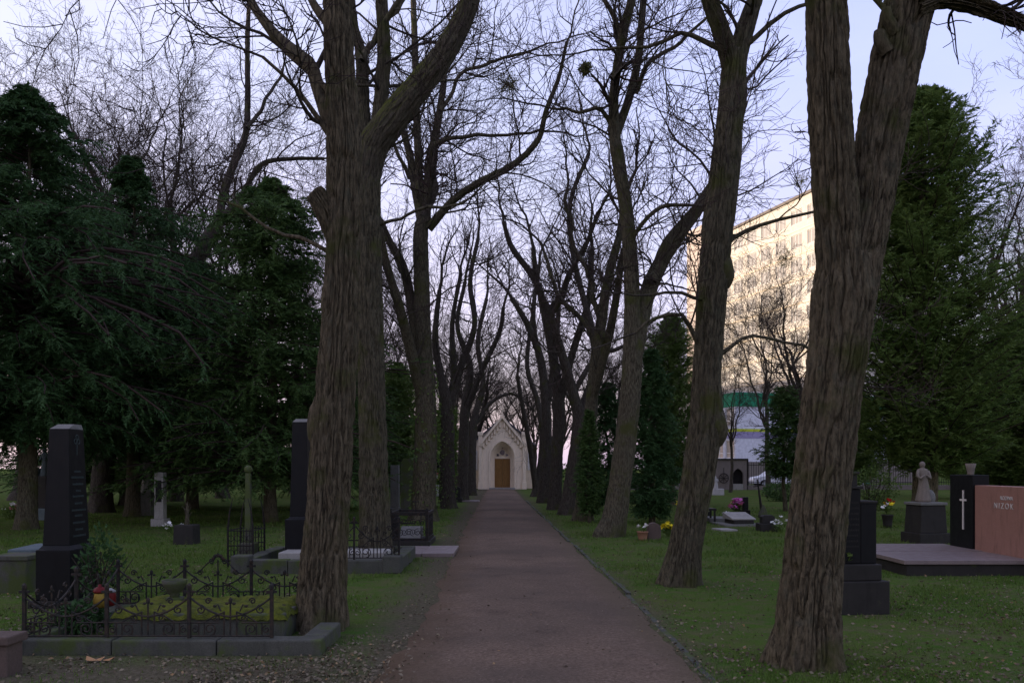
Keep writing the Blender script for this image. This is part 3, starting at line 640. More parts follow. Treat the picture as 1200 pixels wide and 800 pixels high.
for s_ in (-1, 1):
    dr = MB().box(min(0.008 * s_, 0.6 * s_), max(0.008 * s_, 0.6 * s_), 0.36, 0.42, 0.12, 2.26).build('door', 'door_wood', ch, bevel=0.006, loc=(0, 0.4, 0))
    for (z0, z1) in ((0.24, 0.78), (0.9, 1.4), (1.52, 2.14)):
        b = MB(); x0, x1 = sorted((0.09 * s_, 0.52 * s_))
        for bx in ((x0, x1, z0, z0 + 0.04), (x0, x1, z1 - 0.04, z1), (x0, x0 + 0.04, z0 + 0.041, z1 - 0.041), (x1 - 0.04, x1, z0 + 0.041, z1 - 0.041)): b.box(bx[0], bx[1], 0.335, 0.358, bx[2], bx[3])
        b.box(x0 + 0.07, x1 - 0.07, 0.342, 0.358, z0 + 0.07, z1 - 0.07); b.build('door_panel', 'door_wood', dr)
    MB().ball((0.05 * s_, 0.33, 1.15), 0.03, 2).build('handle', 'gold', dr)
    MB().box(min(0.6 * s_, 0.66 * s_), max(0.6 * s_, 0.66 * s_), 0.75, 0.84, 0.0, 2.258).build('jamb', 'plaster_cream', ch)
    # corner buttress with pinnacle block, base block
    x0, x1 = sorted((HW * s_ + 0.003 * s_, (HW + 0.26) * s_)); bt = MB().box(x0, x1, -0.14, 0.30, 0.5, 3.15).build('buttress', 'plaster_cream', ch, bevel=0.01)
    MB().box(x0 - 0.05, x1 + 0.05, -0.20, 0.35, 0, 0.498).build('plinth', 'plaster_cream', bt, bevel=0.02)
    MB().box(x0 - 0.06, x1 + 0.06, -0.20, 0.36, 3.152, 3.4).box(x0 - 0.02, x1 + 0.02, -0.16, 0.32, 3.4, 3.95).box(x0 - 0.07, x1 + 0.07, -0.21, 0.37, 3.95, 4.2).build('pinnacle', 'plaster_cream', bt, bevel=0.02)
    # raking cornice and its frieze of little hanging arches
    sl = math.atan2(AP - EV, HW); c_ = MB(); lg = math.hypot(HW, AP - EV)
    c_.box(-0.1, lg, -0.24, 0.36, 0.0, 0.16); M_ = Matrix.Translation((HW * s_, 0, EV)) @ Matrix.Scale(-1 if s_ > 0 else 1, 4, (1, 0, 0)) @ Matrix.Rotation(-sl, 4, 'Y')
    c_.xf(M_); c_.build('cornice', 'plaster_cream', ch)
    for k in range(7):
        u = (k + 0.6) / 7.4; x = HW * s_ * (1 - u); z = EV + (AP - EV) * u
        MB().box(x - 0.055, x + 0.055, -0.14, -0.003, z - 0.42, z - 0.07).lathe([(0.05, -0.5), (0.085, -0.44), (0.06, -0.41)], 8, (x, -0.08, z)).build('corbel', 'plaster_cream', ch)
fi = MB().box(-0.17, 0.17, -0.17, 0.2, AP - 0.05, AP + 0.2).box(-0.1, 0.1, -0.1, 0.1, AP + 0.2, AP + 0.42, (-0.05, 0.05, -0.05, 0.05)).build('finial', 'plaster_cream', ch, bevel=0.01)
MB().box(-0.03, 0.03, -0.03, 0.03, AP + 0.42, AP + 1.05).box(-0.16, 0.16, -0.026, 0.026, AP + 0.74, AP + 0.8).build('cross', 'plaster_cream', fi)
MB().box(-1.0, 1.0, -0.45, 0.755, 0.0, 0.115).build('step', 'stone_pale', ch, bevel=0.015)
for x in (-1.5, 1.3): MB().box(x, x + 0.2, 0.31, 2.19, 0, 3.3).build('porch_wall', 'plaster_cream', ch)
NW, NE, NA = 2.35, 3.5, 5.35
b = MB().prism([(-NW, 0), (NW, 0), (NW, NE), (0, NA - 0.1), (-NW, NE)], 2.2, 10.5).build('nave', 'plaster_cream', ch)
for x in (1.75, 2.1, -1.75, -2.1):
    MB().prism([(p_[0] + x, p_[1]) for p_ in arch(0.12, 1.3, 0.25)], 2.12, 2.197).build('lancet_window', 'white_frame', b, loc=(0, 0, 1.4))
b = MB()
for s_ in (-1, 1): b.prism([(0, NA), (s_ * (NW + 0.25), NE - 0.28), (s_ * (NW + 0.25), NE - 0.16), (0, NA + 0.13)], 2.05, 10.7)
for s_ in (-1, 1): b.prism([(0, AP + 0.02), (s_ * (HW + 0.1), EV - 0.06), (s_ * (HW + 0.1), EV + 0.04), (0, AP + 0.12)], 0.37, 2.1)
b.build('roof', 'slate', ch)

# ================================================================== APARTMENT BLOCK, ANNEX, SHADING BLOCK
def facade(mb, Lx, z0, z1, holes, y=0.0, rec=0.16):
    """wall in the plane y with rectangular holes (x0,x1,z0,z1) on a regular grid: cells, reveals"""
    xs = sorted({0.0, Lx} | {h[0] for h in holes} | {h[1] for h in holes}); zs = sorted({z0, z1} | {h[2] for h in holes} | {h[3] for h in holes})
    hs = {(round(h[0], 3), round(h[2], 3)) for h in holes}; q = lambda *c: mb.bm.faces.new([mb.bm.verts.new(p) for p in c])
    for a, b_ in zip(xs, xs[1:]):
        for c0, d in zip(zs, zs[1:]):
            if (round(a, 3), round(c0, 3)) in hs:
                q((a, y, c0), (a, y + rec, c0), (a, y + rec, d), (a, y, d)); q((b_, y, c0), (b_, y, d), (b_, y + rec, d), (b_, y + rec, c0))
                q((a, y, c0), (b_, y, c0), (b_, y + rec, c0), (a, y + rec, c0)); q((a, y, d), (a, y + rec, d), (b_, y + rec, d), (b_, y, d))
            else: q((a, y, c0), (b_, y, c0), (b_, y, d), (a, y, d))
def window_meshes(wd, ht, mull=1, trans=True):
    f = MB(); t_ = 0.07
    f.box(0, wd, 0, 0.07, 0, t_).box(0, wd, 0, 0.07, ht - t_, ht).box(0, t_, 0, 0.07, t_, ht - t_).box(wd - t_, wd, 0, 0.07, t_, ht - t_)
    for k in range(mull): x = wd * (k + 1) / (mull + 1); f.box(x - 0.045, x + 0.045, 0.003, 0.067, t_, ht - t_)
    if trans: f.box(t_, wd - t_, 0.006, 0.06, ht * 0.28 - 0.03, ht * 0.28 + 0.03)
    fm = f.mesh('window_frame'); fm.materials.append(MATS['white_frame'])
    p = MB().box(t_ * 0.5, wd - t_ * 0.5, 0.03, 0.045, t_ * 0.5, ht - t_ * 0.5).mesh('pane'); p.materials.append(MATS['glass'])
    return fm, p
def put_window(parent, fm, pm, loc, rz=0.0):
    a = bpy.data.objects.new('window', fm); COL.objects.link(a); a.parent = parent; a.location = loc; a.rotation_euler.z = rz
    b_ = bpy.data.objects.new('pane', pm); COL.objects.link(b_); b_.parent = a
U = Vector((-0.299, 0.954)); RZ = math.atan2(-0.954, 0.299)
A0 = Vector((28.8, 110.0)); o_ = A0 + U * 6.75
bl = thing('apartment_building', 'tall cream apartment block catching low sun beyond the right-hand trees', 'building', (o_.x, o_.y, 0), RZ)
LX, SH, NS = 27.0, 2.8, 11; holes = []; fm, pm = window_meshes(2.0, 1.55, 2, False)
for s_ in range(NS):
    for k in range(9): holes.append((k * 3.0 + 0.5, k * 3.0 + 2.5, 0.6 + s_ * SH + 0.85, 0.6 + s_ * SH + 2.4))
b = MB(); facade(b, LX, 0.0, 32.2, holes); fc = b.build('facade', 'plaster_block', bl)
for h in holes: put_window(bl, fm, pm, (h[0], 0.09, h[2]))
MB().box(0, LX, 0.3, 12, 0, 32.1).box(0, LX, 0.0, 0.298, 32.2, 32.25).build('core', 'plaster_block', bl)
for s_ in range(NS): MB().box(0, LX, -0.05, -0.002, 0.6 + s_ * SH + 0.0, 0.6 + s_ * SH + 0.14).build('floor_band', 'plaster_cream', bl)
MB().box(-0.2, LX + 0.2, -0.25, 12.2, 32.25, 32.55).build('roof_edge', 'wall_render', bl)
MB().box(-5.9, -0.9, 0, 10, 0, 35.1).build('stair_tower', 'plaster_gable', bl); MB().box(-0.9, -0.002, 1.5, 9, 0, 33.0).build('link_wall', 'wall_render', bl)
MB().box(9, 15, 4, 8, 32.56, 34.4).build('lift_house', 'plaster_gable', bl)

an = thing('annex_building', 'low white annex with green roof band in front of the tall block', 'building', (20.96, 80, 0), RZ)
holes = []
for x in (-1.75, -3.7, -5.65): holes += [(x + 8, x + 1.5 + 8, 5.5, 7.15), (x + 8, x + 1.5 + 8, 2.45, 4.15)]
b = MB(); facade(b, 8.0, 2.1, 7.3, holes); b.build('wall', 'plaster_white', an, loc=(-8, 0, 0))
fm2, pm2 = window_meshes(1.5, 1.65, 1, True); fm3, pm3 = window_meshes(1.5, 1.7, 1, True)
for h in holes: put_window(an, *((fm2, pm2) if h[2] > 5 else (fm3, pm3)), (h[0] - 8, 0.07, h[2]))
holes = [(5.0 + k * 3, 6.6 + k * 3, z, z + 1.65) for k in range(5) for z in (2.45, 5.5)]
b = MB(); facade(b, 22.0, 2.1, 7.3, holes); b.build('wall', 'plaster_white', an, loc=(0, 0, 0), rotz=R(90))
fm4, pm4 = window_meshes(1.6, 1.65, 1, True)
for h in holes: put_window(an, fm4, pm4, (-0.07, h[0], h[2]), R(90))
MB().box(-7.99, -0.25, 0.25, 21.9, 0.0, 7.28).build('core', 'dark_void', an)
MB().box(-8, 0.05, -0.05, 22, 0, 2.1).build('plinth', 'wall_render', an)
MB().box(-8.08, 0.08, -0.08, 22.08, 7.302, 8.6).build('roof_band', 'band_green', an); MB().box(-8.1, 0.1, -0.1, 22.1, 8.6, 8.7).build('coping', 'white_frame', an)
MB().box(-8.03, 0.03, -0.03, 0.0, 4.92, 5.2).box(0.0, 0.03, 0.0, 22, 4.92, 5.2).build('stripe', 'band_yellow', an)
MB().box(-8.025, 0.025, -0.025, 0.0, 4.3, 4.915).box(0.0, 0.025, 0.0, 22, 4.3, 4.915).build('stripe', 'band_lilac', an)
# assumed blocks, added out of view on the left to shade the graves
for k, (y0, y1, hh, lb) in enumerate(((-170, 62, 28.4, 'long plain shading block added unseen far left of the avenue, nearer one'), (46, 190, 27.4, 'long plain shading block added unseen far left of the avenue, farther one'))):
    wb = thing('apartment_building', lb, 'building', (-130 + 14 * k, y0, 0), R(90), 'unseen blocks added for shade'); Ln = y1 - y0
    nb_ = int(Ln / 4); hs = [(i * 4 + 0.8, i * 4 + 3.0, s_ * 2.8 + 1.0, s_ * 2.8 + 2.5) for i in range(nb_) for s_ in range(9)]
    b = MB(); facade(b, Ln, 0, hh, hs); b.build('facade', 'plaster_block', wb)
    MB().box(0, Ln, 0.2, 11, 0, hh - 0.02).build('core', 'glass_dark', wb); MB().box(-0.2, Ln + 0.2, -0.2, 11.2, hh, hh + 0.25).build('roof', 'wall_render', wb)

# ================================================================== WALL, RAILING, CARS AT THE FAR RIGHT
mz = thing('mausoleum', 'low grey rendered tomb house with a pointed dark niche by the railing', 'tomb', (gx(854, 60), 60, 0))
W2 = 1.27; nx = gx(865, 60) - gx(854, 60); oa = [(x + nx, z) for x, z in arch(0.36, 1.0, 0.5)]
MB().prism([(-W2, 0)] + oa[::-1] + [(W2, 0), (W2, 2.1), (-W2, 2.1)], 0, 0.25).build('front_wall', 'wall_render', mz)
MB().box(-W2, W2, 0.252, 2.2, 0, 2.08).build('body', 'wall_render', mz); MB().prism(oa, 0.18, 0.25).build('niche', 'dark_void', mz)
MB().box(-W2 - 0.08, W2 + 0.08, -0.08, 2.3, 2.102, 2.2).build('roof', 'granite_dark', mz); MB().box(nx - 0.34, nx + 0.34, -0.05, 0.17, 0, 0.42).build('slab', 'stone_pale', mz)
b = MB(); wx, wz, wr_ = gx(848, 60) - gx(854, 60), gz(560, 60), 0.33
b.tube([(wx + wr_ * math.cos(a), -0.04, wz + wr_ * math.sin(a)) for a in np.linspace(0, 2 * PI, 25)], 0.022, 6)
for a in (0, PI / 4, PI / 2, 3 * PI / 4): b.tube([(wx - wr_ * math.cos(a), -0.04, wz - wr_ * math.sin(a)), (wx + wr_ * math.cos(a), -0.04, wz + wr_ * math.sin(a))], 0.018, 5)
b.tube([(wx, -0.04, wz + wr_), (wx, -0.04, wz + wr_ + 0.4)], 0.018, 5); b.build('wheel_cross', 'iron', mz)
def railing(label, x0, x1, y):
    t = thing('railing', label, 'railing', (x0, y, 0)); L_ = x1 - x0
    MB().box(0, L_, -0.12, 0.12, -0.05, 0.32).build('plinth', 'wall_render', t); MB().box(0, L_, -0.02, 0.02, 0.5, 0.54).box(0, L_, -0.02, 0.02, 1.72, 1.76).build('rail', 'iron', t)
    bm_ = MB().box(-0.012, 0.012, -0.012, 0.012, 0.32, 1.95).mesh('bar'); bm_.materials.append(MATS['iron'])
    k = 0.1
    while k < L_:
        o = bpy.data.objects.new('bar', bm_); COL.objects.link(o); o.parent = t; o.location = (k, 0.0, 0); k += 0.17
    for k in np.arange(0, L_ + 0.1, 2.5): MB().box(k - 0.05, k + 0.05, -0.053, 0.053, 0.322, 2.05).lathe([(0.06, 2.05), (0.075, 2.1), (0.0, 2.2)], 8, (k, 0, 0)).build('post', 'iron', t)
railing('black iron railing to the right of the grey tomb house', gx(876, 60.3), gx(876, 60.3) + 17, 60.3)
railing('black iron railing to the left of the grey tomb house, behind the trunks', gx(832, 60.3) - 9.0, gx(832, 60.3), 60.3)
def car(label, x, y, paint):
    t = thing('parked_car', label, 'car', (x, y, 0), 0, 'cars parked behind the railing')
    side = [(-2.1, 0.35), (-2.12, 0.62), (-2.0, 0.8), (-1.3, 0.93), (-0.7, 1.36), (-0.3, 1.46), (0.7, 1.46), (1.3, 1.3), (1.75, 1.0), (2.05, 0.92), (2.1, 0.6), (2.05, 0.32)]
    b = MB(); rings = []
    for f, yy in ((0.93, -0.85), (1.0, -0.78), (1.0, 0.78), (0.93, 0.85)):
        rings.append([b.bm.verts.new((px * (f if abs(px) > 1.9 else 1), yy * (1 - max(0, pz - 0.95) * 0.38), pz if pz > 0.5 else pz)) for px, pz in side])
    for a, c_ in zip(rings, rings[1:]):
        for i in range(len(side)): b.bm.faces.new((a[i], a[(i + 1) % len(side)], c_[(i + 1) % len(side)], c_[i]))
    b.bm.faces.new(rings[0]); b.bm.faces.new(rings[-1][::-1]); body = b.build('body', paint, t, False, 0.03)
    for s_ in (-1, 1):
        yy = 0.80 * s_
        for poly in ([(-1.05, 0.97), (-0.62, 1.30), (-0.28, 1.38), (0.12, 1.38), (0.12, 0.97)], [(0.2, 0.97), (0.2, 1.38), (0.7, 1.38), (1.18, 1.24), (1.45, 0.99)]):
            b = MB(); A = [b.bm.verts.new((x_, s_ * (0.862 - max(0, z_ - 0.95) * 0.31), z_)) for x_, z_ in poly]; B_ = [b.bm.verts.new((x_, s_ * (0.82 - max(0, z_ - 0.95) * 0.31), z_)) for x_, z_ in poly]
            b.bm.faces.new(A); b.bm.faces.new(B_[::-1])
            for i in range(len(poly)): b.bm.faces.new((A[i], B_[i], B_[(i + 1) % len(poly)], A[(i + 1) % len(poly)]))
            b.build('side_window', 'glass_dark', t)
        for xx in (-1.32, 1.32):
            wv = MB().lathe([(0.2, -0.1), (0.3, -0.1), (0.32, -0.06), (0.32, 0.06), (0.3, 0.1), (0.2, 0.1)], 24); wv.xf(Matrix.Translation((xx, 0.80 * s_, 0.32)) @ Matrix.Rotation(PI / 2, 4, 'X'))
            wo = wv.build('wheel', 'tyre', t, True); rm_ = MB().lathe([(0.19, -0.03), (0.2, 0.03), (0.05, 0.05)], 12); rm_.xf(Matrix.Translation((xx, 0.9 * s_, 0.32)) @ Matrix.Rotation(PI / 2 * s_, 4, 'X')); rm_.build('rim', 'rim', wo)
        MB().box(-2.1, -1.92, min(0.55 * s_, 0.8 * s_), max(0.55 * s_, 0.8 * s_), 0.62, 0.76).build('headlight', 'rim', t); MB().box(1.95, 2.09, min(0.5 * s_, 0.8 * s_), max(0.5 * s_, 0.8 * s_), 0.72, 0.88).build('tail_light', 'lamp_red', t)
    return t
car('white parked car behind the railing right of the grey tomb house', 20.6, 66.0, 'car_white')
car('teal parked car behind the railing, right of the white one', 25.4, 66.2, 'car_teal')
car('white parked car behind the left railing, half hidden by a leaning trunk', 14.2, 66.0, 'car_white')

# ================================================================== LEFT FOREGROUND GRAVE
def kerb_frame(t, x0, x1, y0, y1, h, w_, mat, seg=0.9, sides='fblr', yr=None):
    rg = random.Random(int(x0 * 100)); 
    def run(a, b_, hor, c0):
        k = max(1, round((b_ - a) / seg)); st = (b_ - a) / k
        for i in range(k):
            p, q_ = a + i * st + 0.004, a + (i + 1) * st - 0.004; dz = rg.uniform(-0.008, 0.008); dy = rg.uniform(-0.008, 0.008)
            (MB().box(p, q_, c0 + dy, c0 + w_ + dy, -0.1, h + dz) if hor else MB().box(c0 + dy, c0 + w_ + dy, p, q_, -0.1, h + dz)).build('kerb_stone', mat, t, bevel=0.015)
    if 'f' in sides: run(x0, x1, True, y0)
    if 'b' in sides: run(x0, x1 if yr is None else x1 - 0.62, True, y1 - w_)
    if 'l' in sides: run(y0 + w_, y1 - w_, False, x0)
    if 'r' in sides: run(y0 + w_, (yr or y1) - w_, False, x1 - w_)
def spiral(c, r0, r1, a0, turns, n_=22): return [(c[0] + (r0 + (r1 - r0) * k / n_) * math.cos(a0 + turns * 2 * PI * k / n_), c[1] + (r0 + (r1 - r0) * k / n_) * math.sin(a0 + turns * 2 * PI * k / n_)) for k in range(n_ + 1)]
def scroll_panel(t, W_, H, origin, ang, z0, mat='iron_grey', crest=False):
    """one bay of wrought scrollwork, W_ wide; lies in the local xz plane then turned by ang"""
    b = MB(); g = lambda pts, r_=0.007: b.tube([(x, 0, z0 + z) for x, z in pts], r_, 5)
    g([(0, 0.05 * H), (W_, 0.05 * H)], 0.009); g([(0, 0.36 * H), (W_ * 0.36, 0.36 * H)]); g([(W_ * 0.64, 0.36 * H), (W_, 0.36 * H)])
    for x in (0.42, 0.5, 0.58): g([(W_ * x, 0.05 * H), (W_ * x, (0.82 if x == 0.5 else 0.62) * H)], 0.008)
    g([(W_ * k / 14, H * (0.5 + 0.42 * (abs(k / 7 - 1)) ** 1.8)) for k in range(15)], 0.009)      # hanging garland
    for s_ in (0, 1):
        m = lambda pts: [((W_ - x) if s_ else x, z) for x, z in pts]
        g(m(spiral((W_ * 0.24, H * 0.21), 0.15 * H, 0.03 * H, -PI / 2, 1.4))); g(m(spiral((W_ * 0.12, H * 0.66), 0.11 * H, 0.02 * H, PI / 2, -1.3)))
        g(m([(W_ * 0.38, 0.62 * H), (W_ * 0.34, 0.78 * H), (W_ * 0.30, 0.72 * H)])); g(m([(W_ * 0.1, 0.05 * H), (W_ * 0.1, 0.36 * H)])); g(m([(W_ * 0.16, 0.36 * H), (W_ * 0.3, 0.52 * H), (W_ * 0.42, 0.6 * H)]))
        if crest: g(m([(W_ * (0.14 + 0.3 * k / 10), H * (0.85 + 0.32 * math.sin(k / 10 * PI * 0.55) ** 2)) for k in range(11)] )); g(m(spiral((W_ * 0.40, H * 1.16), 0.07 * H, 0.02 * H, PI / 2, 1.2)))
    for s_ in (0, 1):
        m = lambda pts: [((W_ - x) if s_ else x, z) for x, z in pts]
        g(m(spiral((W_ * 0.33, H * 0.47), 0.08 * H, 0.015 * H, PI, 1.3))); g(m(spiral((W_ * 0.05, H * 0.2), 0.09 * H, 0.015 * H, PI / 2, -1.3))); g(m(spiral((W_ * 0.22, H * 0.86), 0.08 * H, 0.015 * H, 0, 1.4))); g(m([(W_ * 0.17, 0.05 * H), (W_ * 0.17, 0.36 * H)])); g(m([(W_ * 0.3, 0.05 * H), (W_ * 0.3, 0.30 * H)]))
        b.ball(((W_ - W_ * 0.3) if s_ else W_ * 0.3, 0, z0 + 0.74 * H), 0.014, 1, (1.4, 0.5, 1.0))
    b.ball((W_ * 0.5, 0, z0 + 0.86 * H), 0.022, 1, (0.9, 0.5, 1.6))
    for s_ in (-1, 1): b.ball((W_ * 0.5 + 0.03 * s_, 0, z0 + 0.8 * H), 0.016, 1, (1.2, 0.5, 0.8))
    if crest:
        for k in range(5): a = PI * (k + 0.5) / 5; b.ball((W_ * 0.5 + 0.05 * math.cos(a), 0, z0 + H * 1.2 + 0.05 * math.sin(a)), 0.024, 1, (1, 0.5, 1))
        b.tube([(W_ * 0.5, 0, z0 + H * 0.85), (W_ * 0.5, 0, z0 + H * 1.2)], 0.008, 5)
    b.xf(Matrix.Translation(origin) @ Matrix.Rotation(ang, 4, 'Z')); b.build('fence_panel', mat, t)
def fence_post(t, x, y, z0, h, mat='iron_grey'):
    b = MB().box(x - 0.014, x + 0.014, y - 0.014, y + 0.014, z0 - 0.02, z0 + h); b.box(x - 0.045, x + 0.045, y - 0.008, y + 0.008, z0 + h * 0.92, z0 + h * 0.97); b.ball((x, y, z0 + h + 0.02), 0.024, 1, (1, 1, 1.5)); b.build('post', mat, t)
e1 = thing('grave_enclosure', 'mossy stone kerb with low scrolled iron fence round the near left grave', 'grave fence', (-4.3, 7.25, 0))
EW, ED = 2.68, 1.95
kerb_frame(e1, 0, EW, 0, ED, 0.13, 0.2, 'kerb_stone', 0.85, 'fblr', 1.05)
nP = 3; pw = (EW - 0.55) / nP
for k in range(nP): scroll_panel(e1, pw - 0.03, 0.37, (0.1 + k * pw + 0.015, 0.1, 0), 0, 0.13)
for k in range(nP + 1): fence_post(e1, 0.1 + k * pw, 0.1, 0.13, 0.42)
for k in range(nP): scroll_panel(e1, pw - 0.03, 0.40, (0.1 + k * pw + 0.015, ED - 0.1, 0), 0, 0.13, 'iron', k == 1)
for k in range(nP + 1): fence_post(e1, 0.1 + k * pw, ED - 0.1, 0.13, 0.44, 'iron')
for k in range(2): scroll_panel(e1, (ED - 0.2) / 2 - 0.03, 0.42, (0.1, 0.115 + k * (ED - 0.2) / 2, 0), PI / 2, 0.13)
fence_post(e1, 0.1, ED / 2, 0.13, 0.46)
gb = thing('grave_bed', 'raised stone grave bed with bright yellow green moss inside near fence', 'grave', (-4.3, 7.25, 0))
MB().box(0.62, 2.2, 0.62, 1.5, -0.05, 0.25).build('bed_wall', 'kerb_stone', gb, bevel=0.02)
mo = Acc(); nx_, ny_ = 70, 40; xs = np.linspace(0.60, 2.22, nx_); yy_ = np.linspace(0.60, 1.52, ny_); X, Y = np.meshgrid(xs, yy_, indexing='ij')
ed = np.minimum(np.minimum(X - 0.60, 2.22 - X), np.minimum(Y - 0.60, 1.52 - Y)); Z = 0.2 + 0.09 * np.minimum(1, ed / 0.1) ** 0.5 + 0.035 * (vnoise(X * 9, Y * 9) - 0.5) + 0.02 * (vnoise(X * 25, Y * 25, None, 2) - 0.5)
i, j = np.meshgrid(np.arange(nx_ - 1), np.arange(ny_ - 1), indexing='ij'); mo.add(np.stack([X, Y, Z], -1), np.stack([i * ny_ + j, (i + 1) * ny_ + j, (i + 1) * ny_ + j + 1, i * ny_ + j + 1], -1)); mo.build('moss_cover', 'moss', gb, True)

def obelisk(label, loc, w0, w1, ped_w, ped_h, h, name='obelisk', base_h=0.08, wide=1.0, inscr=True, rows=11):
    t = thing(name, label, 'gravestone', loc)
    MB().box(-ped_w / 2 - 0.06, ped_w / 2 + 0.06, -ped_w * wide / 2 - 0.06, ped_w * wide / 2 + 0.06, -0.05, base_h).build('base', 'granite_dark', t, bevel=0.01)
    MB().box(-ped_w / 2, ped_w / 2, -ped_w * wide / 2, ped_w * wide / 2, base_h, ped_h).build('pedestal', 'granite_black', t, bevel=0.012)
    MB().box(-w0 / 2 - 0.03, w0 / 2 + 0.03, -w0 * wide / 2 - 0.03, w0 * wide / 2 + 0.03, ped_h, ped_h + 0.04, (-w0 / 2, w0 / 2, -w0 * wide / 2, w0 * wide / 2)).build('moulding', 'granite_black', t)
    s = MB().box(-w0 / 2, w0 / 2, -w0 * wide / 2, w0 * wide / 2, ped_h + 0.04, h - 0.06, (-w1 / 2, w1 / 2, -w1 * wide / 2, w1 * wide / 2))
    sh = s.build('shaft', 'granite_black', t, bevel=0.006)
    MB().box(-w1 / 2, w1 / 2, -w1 * wide / 2, w1 * wide / 2, h - 0.059, h, (-w1 * 0.42, w1 * 0.42, -w1 * wide * 0.05, w1 * wide / 2 * 0.95)).build('cap', 'stone_grey', t, bevel=0.004)  # paler than the shaft: sky reflection on the sloped facet, put into the colour
    if inscr:
        rg = random.Random(3); hh = h - ped_h
        b = MB()
        for k in range(rows):
            u = 0.62 - k * 0.052; z = ped_h + hh * u; ww = w0 + (w1 - w0) * u; x = ww / 2 + 0.004; z += rg.uniform(-0.008, 0.008); half = ww * wide * rg.choice((0.12, 0.2, 0.3, 0.36)); y = -half
            while y < half:
                l_ = rg.uniform(0.008, 0.02); b.box(x - 0.006, x + 0.001, y, y + l_ * 0.6, z - 0.012, z + rg.uniform(0.008, 0.014)); y += l_ + 0.008
        b.build('inscription', 'letter_dim', sh)['kind'] = 'stuff'
        c_ = MB(); u = 0.86; z = ped_h + hh * u; x = (w0 + (w1 - w0) * u) / 2
        for (dy, dz) in ((0, 0.05), (-0.035, 0), (0.035, 0)): c_.tube([(x + 0.004, dy + 0.028 * math.cos(a), z + dz + 0.028 * math.sin(a)) for a in np.linspace(0, 2 * PI, 13)], 0.005, 5)
        c_.box(x, x + 0.006, -0.006, 0.006, z - 0.16, z - 0.03); c_.build('emblem', 'letter_dim', sh)['kind'] = 'stuff'
    return t
obelisk('black granite obelisk with faint inscription left behind the near iron fence', (-5.22, 10.0, 0.0), 0.31, 0.225, 0.40, 0.66, 2.1, wide=1.5)
# urn, lantern, wreath on the bed
u_ = thing('flower_urn', 'weathered grey stone flower urn on the mossy grave bed', 'urn', (gx(207, 8.5), 8.45, 0.285))
MB().box(-0.07, 0.07, -0.07, 0.07, -0.02, 0.03).lathe([(0.05, 0.03), (0.04, 0.06), (0.075, 0.09), (0.115, 0.16), (0.125, 0.2), (0.105, 0.2), (0.1, 0.17)], 16).build('bowl', 'stone_mossy', u_, True)
MB().lathe([(0.1, 0.168), (0.06, 0.185)], 12).build('soil', 'dark_void', u_)
la = thing('grave_lantern', 'yellow glass grave lantern with a red lid beside the obelisk', 'lantern', (gx(120, 8.05), 8.0, 0.285))
MB().lathe([(0.045, 0), (0.055, 0.01), (0.06, 0.06), (0.05, 0.13), (0.045, 0.14)], 16).build('glass_body', 'gold', la, True)
MB().lathe([(0.058, 0.14), (0.062, 0.155), (0.04, 0.185), (0.012, 0.2), (0.015, 0.215)], 16).build('lid', 'plastic_red', la, True)
la2 = thing('grave_lantern', 'dark red glass grave candle next to the yellow lantern', 'lantern', (gx(131, 8.15), 8.12, 0.285))
MB().lathe([(0.04, 0), (0.05, 0.015), (0.05, 0.11), (0.042, 0.125)], 16).build('glass_body', 'plastic_red', la2, True); MB().lathe([(0.048, 0.125), (0.05, 0.14), (0.01, 0.165)], 16).build('lid', 'metal_grey', la2, True)
shrub('dark evergreen grave arrangement at the foot of the near obelisk', (gx(95, 8.0), 8.0, 0.0), 0.22, 0.34, 31, 'needle_dark', 700, 0.06, 'grave_arrangement', 'plant')
shrub('bushy green plant growing at the right side of the near obelisk', (gx(118, 9.6), 9.6, 0.0), 0.22, 0.85, 32, 'needle_dark', 800, 0.06, 'grave_plant', 'plant')
g2 = thing('grave_border', 'pinkish grey granite grave corner at the bottom left edge of the picture', 'grave', (-4.47, 6.5, 0))
MB().box(0, 0.62, 0, 0.22, -0.05, 0.24).build('block', 'brown_stone', g2, bevel=0.012); MB().box(-0.1, 0.645, -0.03, 0.25, 0.241, 0.31).build('cap', 'brown_stone', g2, bevel=0.012)
pl = thing('stone_planter', 'mossy low stone planter box left of the near obelisk', 'planter', (gx(22, 11.0), 11.0, 0))
MB().box(-0.2, 0.2, -0.2, 0.2, -0.03, 0.42, (-0.23, 0.23, -0.23, 0.23)).build('box', 'stone_mossy', pl, bevel=0.015); MB().box(-0.25, 0.25, -0.25, 0.25, 0.421, 0.48).build('rim', 'stone_mossy', pl, bevel=0.01)
pl2 = thing('grave_slab', 'blue grey stone slab low behind the near obelisk', 'grave', (gx(52, 11.6), 11.9, 0), R(8)); MB().box(-0.5, 0.35, -0.5, 0.5, -0.03, 0.5, (-0.45, 0.3, -0.45, 0.5)).build('block', 'stone_blue', pl2, bevel=0.02)

